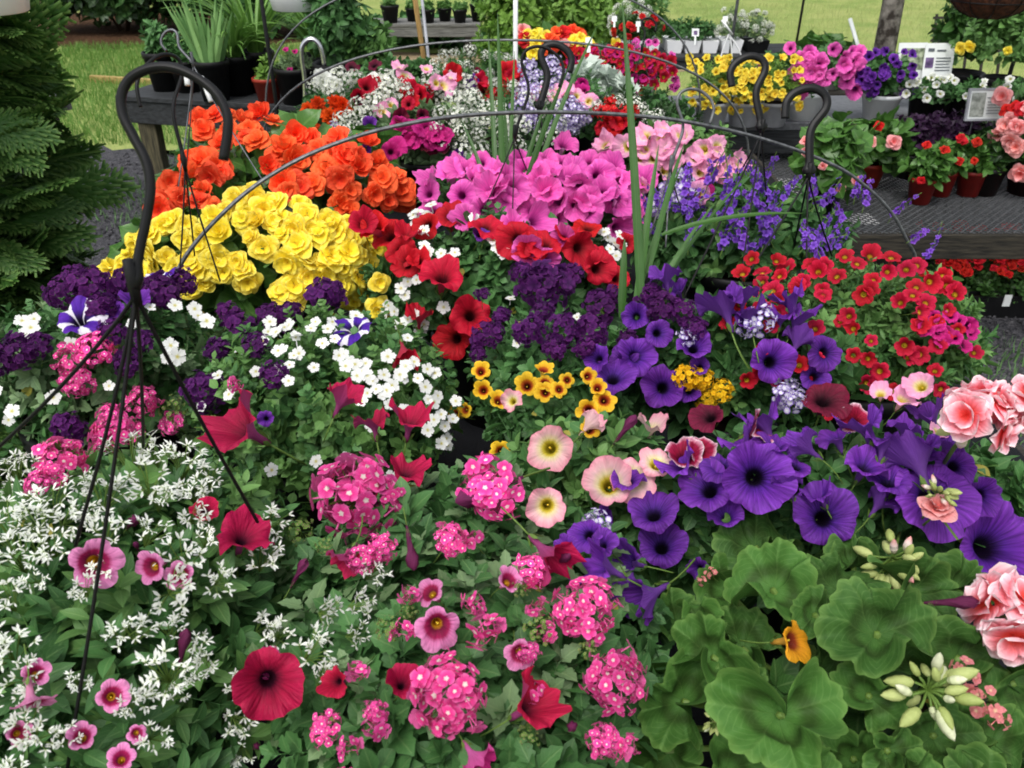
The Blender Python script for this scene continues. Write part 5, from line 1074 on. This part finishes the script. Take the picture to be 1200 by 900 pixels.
# green spikes standing in two baskets
def spikes(key, items, name='spike_leaves'):
    b = BK[key]; mb = MB()
    for (bx, by, tx, ty, w, dd) in items:
        d0 = (hit(b, bx, by) or closest(b, bx, by)); A = at_d(bx, by, d0 + .01); E = at_d(tx, ty, d0 + dd); t = np.linspace(0, 1, 12); m_ = (A + E) / 2 + np.array([0, 0, .02]) - (E - A) * [.05, .0, 0]; C = np.outer((1 - t) ** 2, A) + np.outer(2 * t * (1 - t), m_) + np.outer(t ** 2, E)
        T = nrm(E - A); lat = nrm(np.cross(T, nrm(CAM - A) + rng.normal(0, .12, 3))); nn = np.cross(T, lat); W = w * d0 / FPX / 2 * np.minimum(1, t * 3 + .5) * (1 - t ** 3) + .0004
        G = np.stack([C + lat * W[:, None], C - nn * (W * .35)[:, None], C - lat * W[:, None]], 1); Aa = np.zeros_like(G); Aa[..., 0] = t[:, None]; Aa[..., 1] = [[1, .2, -1]]; Aa[..., 2] = rng.uniform(.2, .8); mb.grid(G, Aa)
    mb.obj(name, LM['spike'], b.t)
spikes('pink', [(583, 252, 572, 40, 6, .05), (590, 252, 583, 15, 7, -.03), (596, 250, 603, 60, 5, .1), (602, 252, 640, 120, 6, 0), (606, 252, 668, 75, 7, -.05), (612, 252, 700, 30, 6, .1), (580, 250, 540, 140, 5, .05), (598, 252, 590, 110, 5, .1), (604, 250, 650, 130, 5, .15)])
spikes('vio', [(742, 392, 772, 170, 9, 0), (753, 385, 729, 0, 10, -.02), (728, 372, 732, 280, 9, .0), (735, 392, 800, 190, 6, .1), (742, 395, 840, 235, 6, .05), (736, 398, 880, 200, 5, .1), (775, 275, 940, 250, 5, .0), (760, 320, 802, 168, 7, .1)])

# ------------------------------------------------------------------ hooks and wires
hanger('euph', 157, 338, .56, [(-14, 536, .66), (78, 905, .62), (302, 612, .74), (168, 524, .80), (88, 640, .62)], .0665, 1, r=.0032, wr=.0015)
hanger('ybeg', 216, 192, 1.30, [(228, 300, 1.38), (258, 330, 1.36), (245, 290, 1.5), (208, 350, 1.34)], .078, -1, lean=.0, r=.0028, wr=.0014, yaw=1.0)
hanger('obeg', 226, 74, 1.62, [(312, 218, 1.6), (208, 226, 1.62), (218, 200, 1.75)], .035, -1, lean=.5, r=.0026, wr=.0014, mat=STEEL)
sl = MB(); sl.tube([at_d(236, 90, 1.60), at_d(247, 119, 1.60)], .0045, 8); sl.tube([at_d(218, 82, 1.60), at_d(220, 100, 1.60)], .0055, 8); sl.obj('sleeve', WHITE, BK['obeg'].t)
hanger('rcal', 893, 152, 1.62, [(800, 352, 1.5), (868, 330, 1.6), (905, 300, 1.75), (850, 230, 1.8)], .064, -1, r=.0042, wr=.0018, strap=True)
hanger('ange', 948, 204, 1.50, [(850, 362, 1.42), (945, 330, 1.5), (975, 300, 1.62), (930, 290, 1.7)], .068, -1, lean=-.2, r=.0044, wr=.0018, strap=True)
hanger('lpnk', 786, 195, 1.55, [(760, 280, 1.6), (780, 290, 1.55), (800, 250, 1.72)], .066, 1, lean=-.1, r=.0028, wr=.0016, mat=HOOP)
hanger('pink', 603, 158, 1.75, [(560, 260, 1.75), (600, 270, 1.7), (635, 240, 1.85)], .085, 1, lean=-.12, r=.0032, wr=.0014)
hanger('lila', 632, 128, 2.05, [(612, 200, 2.05), (650, 205, 2.0), (640, 180, 2.2)], .072, 1, lean=-.05, r=.0052, wr=.0016, strap=True)
hanger('yrbg', 752, 58, 3.3, [(742, 88, 3.3), (760, 90, 3.3)], .055, 1, r=.004, wr=.002)
scatter('dark', 'bacopa', 10, 18)
scatter('vio', 't_purple', 3, 28)
for b in BK.values(): b.mb.obj('foliage', b.fm, b.t)

# ------------------------------------------------------------------ right-hand stand: pots, bowls, signs
MZ, SZ = .5035, .676
def standpot(key, label, px, py, Y, z, r, h, potm, kind_, lm, n, size, R, dz, flowers=(), cat='potted plant', name='potted_plant', group=None, box=None):
    c = at_z(px, py, z); b = Basket(); b.t = thing(name, label, cat, c, group); pot_into(b.t, c, r, h, potm)
    b.C = c + [0, 0, h + R[2] * dz]; b.R = np.array(R, float); b.key = key; d = dep(b.C); q = CAM * 0
    u = (b.C - CAM); x = 600 + u[0] / d * FPX; y = 450 - (u @ CU) / d * FPX; b.bbox = (x - R[0] / d * FPX, y - R[2] / d * FPX, x + R[0] / d * FPX, y + R[2] / d * FPX)
    mb = MB(); fill_foliage(mb, kind_, b.C, b.R, n, size); mb.obj('foliage', LM[lm], b.t); SB[key] = b; return b
SB = {}
def sfl(key, kind_, n, w, extra=()):
    b = SB[key]; x0, y0, x1, y1 = b.bbox; part, ms, toc = KIND[kind_]; k = 0
    pts = list(extra)
    while len(pts) < n: pts.append((rng.uniform(x0, x1), rng.uniform(y0, y1)))
    for (px, py) in pts:
        h = hit(b, px, py); d = (h if h is not None else closest(b, px, py)) - .026; P = at_d(px, py, d); nn = nrm(.6 * nrm(CAM - P) + .5 * nrm((P - b.C) / b.R) + rng.normal(0, .25, 3))
        place(ms[int(rng.integers(len(ms)))], part, b.t, P, nn, w * rng.uniform(.8, 1.2) * d / FPX)
gm = 'pots standing on the diamond mesh bench'
gsft = 'pots standing on the raised shelf'
standpot('bowl_pink', 'white bowl of bright pink petunias on the raised shelf', 938, 138, 0, SZ, .092, .12, WHITE, 'petunia', 'mid', 110, .075, (.22, .12, .10), .9, group=gsft)
sfl('bowl_pink', 'p_pink', 46, 17)
standpot('bowl_purple', 'white bowl of small dark purple petunias right of the pink bowl', 1028, 139, 0, SZ, .084, .11, WHITE, 'petunia', 'mid', 100, .07, (.13, .10, .10), .75, group=gsft)
sfl('bowl_purple', 'p_star', 0, 10); sfl('bowl_purple', 'p_purple', 34, 11)
for nm, px, lab in (('ycA', 832, 'left'), ('ycB', 870, 'middle'), ('ycC', 903, 'right')):
    standpot(nm, lab + ' grey pot of golden yellow calibrachoa on the raised shelf', px, 146, 0, SZ, .075, .10, GREYP, 'narrow', 'bright', 95, .055, (.115, .11, .12), .55, group=gsft)
    sfl(nm, 'c_gold', 46, 9.5)
standpot('wpk', 'white pot of pink calibrachoa at the far end of the bench behind the red baskets', 747, 121, 0, SZ, .085, .1, WHITE, 'narrow', 'mid', 80, .06, (.17, .14, .12), .5)
sfl('wpk', 'p_pink', 34, 10)
for k, (px, lab) in enumerate(((1075, 'beside the purple bowl'), (1095, 'behind the wire sign legs'), (1118, 'left of the small framed sign'), (1180, 'right of the small framed sign'))):
    standpot('wpan%d' % k, 'black pot of white pansies ' + lab, px, 141, 0, SZ, .055, .11, BLACK, 'petunia', 'mid', 45, .045, (.10, .09, .055), .3, group=gsft)
    sfl('wpan%d' % k, 'p_whitep', 8, 9)
standpot('ymar', 'bushy pot of yellow marigolds on the shelf in front of the trellis', 1165, 128, 0, SZ, .09, .14, BLACK, 'verbena', 'fresh', 150, .085, (.26, .14, .24), .7)
sfl('ymar', 'b_yellow', 9, 14)
standpot('ybush', 'green bushy pot behind the two-panel sign and trellis', 1120, 120, 0, SZ, .09, .14, BLACK, 'petunia', 'deep', 120, .085, (.2, .14, .22), .8)
# mesh bench
standpot('begU', 'upright pink begonia with large green leaves in an orange-red pot on grey', 1012, 217, 0, MZ, .072, .10, TERRA, 'broad', 'begonia', 70, .10, (.155, .14, .11), .6, group=gm)
sfl('begU', 'b_pink', 10, 17, ((965, 178), (972, 188), (978, 172), (1000, 168), (985, 180), (968, 195))); sfl('begU', 'b_red', 1, 14, ((1030, 148),))
standpot('begL', 'leafy pink begonia drooping over the mesh bench edge left of the orange-red pot', 962, 246, 0, MZ, .07, .12, BLACK, 'broad', 'begonia', 60, .10, (.13, .12, .17), .4, group=gm)
sfl('begL', 'b_pink', 5, 14, ((945, 178), (985, 222), (945, 165)))
for k, (px, py, lab) in enumerate(((1076, 237, 'front red pot of wax begonia with glossy green leaves'), (1100, 228, 'red pot of wax begonia half hidden behind the front red pot'), (1133, 228, 'red pot of wax begonia standing apart at the right'))):
    standpot('wax%d' % k, lab, px, py, 0, MZ, .052, .10, REDPOT, 'petunia', 'begonia', 34, .075, (.10, .09, .085), .6, group=gm)
    sfl('wax%d' % k, 'b_red', 3, 11)
for k, (px, lab) in enumerate(((1062, 'left dark purple leafy coleus behind the red pots'), (1095, 'middle dark purple leafy coleus behind the red pots'), (1122, 'right dark purple leafy coleus behind the red pots'))):
    standpot('col%d' % k, lab, px, 207, 0, MZ, .06, .10, BLACK, 'petunia', 'purple', 50, .07, (.12, .10, .11), .6, group=gm)
standpot('begP', 'big pink begonia with rose-like flowers at the right edge of the mesh bench', 1204, 226, 0, MZ, .10, .13, BLACK, 'broad', 'deep', 110, .085, (.19, .15, .20), .55, group=gm)
sfl('begP', 'b_pink', 16, 23, ((1170, 158), (1182, 165), (1190, 172), (1165, 170), (1185, 140), (1195, 150)))
sfl('begP', 'b_red', 3, 20, ((1190, 126), (1180, 130), (1198, 128)))
standpot('herb', 'fine-leaved green plant behind the small framed sign', 1150, 205, 0, MZ, .07, .11, BLACK, 'narrow', 'grey', 70, .06, (.16, .1, .14), .9, group=gm)
standpot('begD', 'dark-leaved pot in shade at the right end of the mesh bench', 1150, 226, 0, MZ, .07, .11, BLACK, 'broad', 'dark', 36, .08, (.12, .1, .10), .6, group=gm)
# flats of red flowers on the ground under the bench front
for k, (x, y, lab) in enumerate(((1120, 360, 'left black flat of small red flowers under the mesh bench'), (1185, 366, 'right black flat of small red flowers under the mesh bench'), (1160, 330, 'rear black flat of small red flowers under the mesh bench'))):
    c = at_z(x, y, .03); t = thing('flower_flat', lab, 'flower flat', (c[0], c[1] + .13, 0), 'black flats under the mesh bench'); X, Y = c[0], c[1] + .13
    m = MB(); m.box((X - .25, Y - .13, .0), (X + .25, Y + .13, .012)); 
    for (a, b_) in (((X - .25, Y - .13, .012), (X + .25, Y - .122, .10)), ((X - .25, Y + .122, .012), (X + .25, Y + .13, .10)), ((X - .25, Y - .12, .012), (X - .242, Y + .12, .10)), ((X + .242, Y - .12, .012), (X + .25, Y + .12, .10))): m.box(a, b_)
    m.obj('tray', BLACK, t, False); s = MB(); s.box((X - .24, Y - .12, .014), (X + .24, Y + .12, .085)); s.obj('soil', SOIL, t, False)
    f = MB(); fill_foliage(f, 'petunia', (X, Y, .10), (.28, .16, .10), 120, .045); f.obj('foliage', LM['deep'], t)
    for q in range(46):
        P = np.array([X + rng.uniform(-.26, .26), Y + rng.uniform(-.15, .14), .2 + rng.normal(0, .012)]); place(KIND['b_red'][1][q % 2], 'flower', t, P, nrm([0, -.5, 1] + rng.normal(0, .3, 3)), rng.uniform(.035, .05))
    if k < 2: m = MB(); m.box((X - .05, Y - .137, .06), (X - .02, Y - .133, .11)); m.obj('price_tag', PAPER, t, False)
# signs
def signboard(name, label, x, y, Y, z0, w, h, content, frame=None, legs=True):
    c = at_y(x, y, Y); t = thing(name, label, 'sign', (c[0], c[1], z0)); tilt = rotx(-.18); rz = rotz(.05)
    R = rz @ tilt; m = MB(); m.box((-w / 2, -.002, 0), (w / 2, .002, h), 0, R, c); m.obj('panel', PAPER, t, False)
    if frame:
        f = MB()
        for (a, b) in (((-w / 2 - .008, -.006, -.008), (w / 2 + .008, .004, 0)), ((-w / 2 - .008, -.006, h), (w / 2 + .008, .004, h + .008)), ((-w / 2 - .008, -.0055, 0), (-w / 2, .0035, h)), ((w / 2, -.0055, 0), (w / 2 + .008, .0035, h))): f.box(a, b, 0, R, c)
        f.obj('frame', frame, t, False)
    for nm, mt, boxes in content:
        f = MB()
        for (x0, z0_, x1, z1) in boxes: f.box((x0 * w - w / 2, -.0045, z0_ * h), (x1 * w - w / 2, -.0025, z1 * h), 0, R, c)
        f.obj(nm, mt, t, False)
    if legs:
        f = MB()
        for sx in (-.3, .3): f.tube([c + R @ np.array([sx * w, .004, h * .5]), c + R @ np.array([sx * w, .004, 0]), (c[0] + sx * w, c[1] - .0, z0)], .003, 5)
        f.obj('wire_leg', STEEL, t)
    return t
lines = lambda x0, x1, zs: [(x0, z, x1 - (.1 if i % 3 == 2 else 0) * (x1 - x0), z + .018) for i, z in enumerate(zs)]
LIME = mat_plain("printed_lime", '#b8c070', '#cdd49a', .6, 30); PHG = mat_plain("printed_foliage", '#43523a', '#b4bea2', .6, 45); PHP = mat_plain("printed_planter", '#3c3434', '#5c5250', .6, 20); PHV = mat_plain("printed_violet", '#3c2c50', '#7a6490', .6, 40); PHR = mat_plain("printed_coral", '#c07860', '#e0a48c', .6, 40); PHD = mat_plain("printed_grey_photo", '#70766e', '#b8bcb4', .6, 40)
signboard('poster_sign', 'left panel of the sign pair, with a picture of a planter', 1062, 112, 4.06, SZ, .13, .225, [('printed_picture', PHG, [(.12, .5, .92, .9)]), ('printed_pot', PHP, [(.2, .1, .7, .5)]), ('printed_blooms', PHR, [(.5, .03, .95, .1)])])
signboard('poster_sign', 'right panel of the sign pair, white and lime with rows of text', 1094, 110, 4.04, SZ, .135, .215, [('printed_block', LIME, [(.15, .06, .85, .34)]), ('printed_picture', PHV, [(.05, .52, .32, .72)]), ('lettering', INK, lines(.4, .9, (.46, .52, .58, .64, .70)) + [(.1, .84, .3, .9), (.4, .84, .7, .87)])])
signboard('framed_sign', 'small grey-framed sign with a faded plant picture and rows of text', 1154, 139, 3.42, .5, .148, .105, [('printed_picture', PHD, [(.05, .08, .42, .92)]), ('lettering', INK, lines(.5, .95, (.18, .28, .38, .48, .58)) + [(.48, .72, .95, .75)])], GREYP)
# trellis
def trellis():
    c = at_y(1132, 62, 4.75); t = thing('trellis', 'dark square lattice trellis leaning behind the marigold pots', 'trellis', (c[0], c[1], 0)); m = MB(); R = rotx(-.25) @ rotz(-.1)
    for k in range(5): m.box((-.17 + k * .085 - .006, -.005, -1.0), (-.17 + k * .085 + .006, .005, .19), 0, R, c)
    for k in range(4): m.box((-.19, -.0045 - .01, .0 + k * .055), (.19, -.0055, .012 + k * .055), 0, R, c)
    m.obj('lattice', WOODD, t, False)
trellis()
# coir hanging basket
def coir():
    c = at_y(1155, 22, 3.3); r = .145; t = thing('coir_basket', 'brown coir hanging basket at the top right corner', 'hanging basket', c); m = MB()
    prof = [(.001, 0), (.05, .004), (.10, .026), (.128, .055), (.142, .09), (.146, .125), (.138, .128), (.12, .11), (.001, .11)]; m.lathe(prof, 40, c, 0, lambda a: .02 * np.cos(9 * a)); m.obj('liner', COIR, t)
    w = MB()
    for z, q in ((.125, .149), (.06, .134)):
        a = np.linspace(0, 2 * PI, 33); w.tube(np.stack([c[0] + q * np.cos(a), c[1] + q * np.sin(a), np.full(33, c[2] + z)], 1), .0022, 5, cap=False)
    for k in range(10):
        a = k * PI / 5; w.tube([c + [(q + .004) * math.cos(a), (q + .004) * math.sin(a), z] for q, z in prof[1:6]], .0018, 5)
    w.obj('wire_frame', BLACKW, t); h = MB()
    for k in range(3): a = k * 2.1 + .3; h.tube([c + [.145 * math.cos(a), .145 * math.sin(a), .125], c + [0, 0, .5]], .002, 5)
    h.obj('hanger', BLACKW, t); f = MB(); fill_foliage(f, 'petunia', c + [0, 0, .15], (.17, .17, .09), 70, .06); f.obj('foliage', LM['mid'], t)
    for k in range(18): a = k * 2.4; place(KIND['p_pink'][1][k % 4], 'petunia_flower', t, c + [.17 * math.cos(a), .17 * math.sin(a), .15 + .06 * math.sin(k)], [math.cos(a), math.sin(a), .4], .045)
coir()
# back table: trays of plants, white cell packs and labels
def cell_tray(label, px0, px1, py, lm, kindk, fk, w, n, white=True, hh=.1, Y=5.72):
    a = at_z(px0, py, TZ); b = at_z(px1, py, TZ); z = TZ + .001; x0, x1 = (px0 - 600) / FPX * 5.35, (px1 - 600) / FPX * 5.35; t = thing('plant_tray', label, 'plant tray', ((x0 + x1) / 2, Y + .12, z), 'plant trays on the back table'); nc = max(1, int((x1 - x0) / .085)); cw = (x1 - x0) / nc
    for k in range(nc):
        for r in range(2):
            X = x0 + cw * (k + .5); YY = Y + .06 + r * .12; m = MB(); s = cw * .46; P0 = np.array([[-s * .8, -.045], [s * .8, -.045], [s * .8, .045], [-s * .8, .045], [-s * .8, -.045]]); P1 = np.array([[-s, -.056], [s, -.056], [s, .056], [-s, .056], [-s, -.056]])
            G = np.array([[(X + p[0], YY + p[1], z) for p in P0 * .01], [(X + p[0], YY + p[1], z) for p in P0], [(X + p[0], YY + p[1], z + .075) for p in P1], [(X + p[0], YY + p[1], z + .07) for p in P1 * .9], [(X + p[0] * .01, YY + p[1] * .01, z + .065) for p in P1]]); m.grid(G); m.obj('cell_pack', WHITE if white else BLACK, t, False)
    f = MB(); C = np.array([(x0 + x1) / 2, Y + .12, z + .09 + hh * .3]); R = np.array([(x1 - x0) / 2 + .03, .13, hh]); fill_foliage(f, kindk, C, R, n, .06, seed=None); f.obj('foliage', LM[lm], t)
    if fk:
        for k in range(int(n * .35)):
            d = nrm(rng.normal(0, 1, 3) * [1, 1, .6] + [0, -.4, .6]); place(KIND[fk][1][k % len(KIND[fk][1])], 'flower', t, C + d * R, d, w)
    return t
cell_tray('white cell tray of orange-red flowers at the left of the back table', 722, 775, 68, 'deep', 'petunia', 'b_red', .05, 70)
cell_tray('white cell tray of dark green seedlings in the middle of the back table', 782, 845, 67, 'mid', 'petunia', None, .05, 80)
cell_tray('white cell tray of pale grey-leaved plants right of the middle tray', 846, 874, 66, 'grey', 'narrow', 'alyssum', .04, 60, hh=.13)
cell_tray('black cell tray of grey-green alyssum at the right of the back table', 876, 905, 65, 'grey', 'narrow', 'alyssum', .045, 60, False, .11)
cell_tray('black tray of silvery flowering plants behind the red tray', 725, 770, 60, 'grey', 'narrow', 'alyssum', .05, 80, False, .14, 5.95)
for k, (x, y, lab) in enumerate(((815, 38, 'white plant label with a violet picture above the red tray'), (850, 22, 'white plant label clipped to the thin grey pole'), (748, 28, 'white plant label above the silvery tray'), (690, 48, 'white plant label among the mixed begonias'), (720, 22, 'white plant label at the far left of the back table'))):
    c = at_y(x, y, 5.6 if k != 3 else 2.95); s = .045 if k == 0 else .03 if k != 3 else .022; t = thing('plant_label', lab, 'label', c, 'white plant labels'); m = MB(); R = rotx(-.3) @ rotz(rng.normal(0, .3)); m.box((-s / 2, -.001, -s / 2), (s / 2, .001, s / 2), 0, R, c); m.box((-.006, -.0008, -s * 1.6), (.006, .0008, -s / 2), 0, R, c); m.obj('card', PAPER, t, False)
    if k == 0: m = MB(); m.box((-s * .25, -.003, -s * .3), (s * .25, -.0015, s * .2), 0, R, c); m.obj('printed_picture', PHV, t, False)
# white three-wire hanger over the yellow calibrachoa
t = thing('wire_hanger', 'white three-strand pot hanger standing above the yellow calibrachoa', 'hanger', at_y(852, 62, 3.98)); m = MB(); J = at_y(854, 40, 3.98)
for (x, y) in ((838, 92), (858, 72), (876, 88)): E = at_y(x, y, 3.98); m.tube(smooth([J, (J + E) / 2 + [0, 0, .02], E]), .0035, 5)
m.tube([at_y(846, 24, 3.98), at_y(858, 40, 3.98)], .012, 6, flat=.4); m.obj('strands', WHITE, t)
# big-leaved hosta in a white tub on the lawn edge
c = at_y(972, 68, 5.6); c[2] = 0; potted('potted_hosta', 'broad-leaved hosta in a low white tub behind the pink petunia bowl', 'potted plant', (c[0], 5.7, .46), .18, .13, WHITE, mound('broad', 60, .14, (.22, .18, .15), .5), leafm=LM['begonia'])
m = MB(); m.box((c[0] - .55, 5.48, .43), (c[0] + 1.7, 5.95, .458)); t = thing('plank_table', 'dark plank table under the white tub near the young tree', 'table', (c[0] + .5, 5.7, 0)); m.obj('table_top', WOODD, t, False, .003)
for x in (-.45, 1.55):
    for y in (5.53, 5.9): m = MB(); m.box((c[0] + x - .03, y - .03, 0), (c[0] + x + .03, y + .03, .428)); m.obj('leg', WOODD, t, False, .003)
p, q = at_y(996, 22, 5.75), at_y(1014, 50, 5.6); post('pale_stick', 'pale stick standing in the hosta beside the tree trunk', q - [0, 0, .1], p, .012, PAPER, 'stick')
# left edge: slatted stand with a tagged white-flowered pot
c = at_z(22, 118, .62); bench('plant_stand', 'small weathered slatted stand behind the cedar at far left', (c[0] - .28, c[1] - .12), (c[0] + .16, c[1] - .12), .34, .62, WOODG, WOODD, .06, 4)
t = potted('potted_white_flower', 'white-flowered plant in a black pot on the small weathered stand', 'potted plant', (c[0] - .02, c[1] + .05, .621), .085, .13, BLACK, mound('petunia', 60, .07, (.14, .12, .11), .6), leafm=LM['mid'])
for k in range(22): a = rng.uniform(0, 6); place(KIND['bacopa'][1][k % 3], 'flower', t, np.array([c[0] - .02, c[1] + .05, .80]) + [.13 * math.cos(a), .12 * math.sin(a), rng.uniform(0, .07)], [math.cos(a), -.8, .8], .035)
m = MB(); a = at_z(2, 108, .66); bar(m, a + [-.04, -.1, 0], a + [.09, -.1, .02], .004, .035); tag(m.obj('yellow_tag', TAGY, None, False), 'yellow tag strip fixed across the small weathered stand', 'tag')
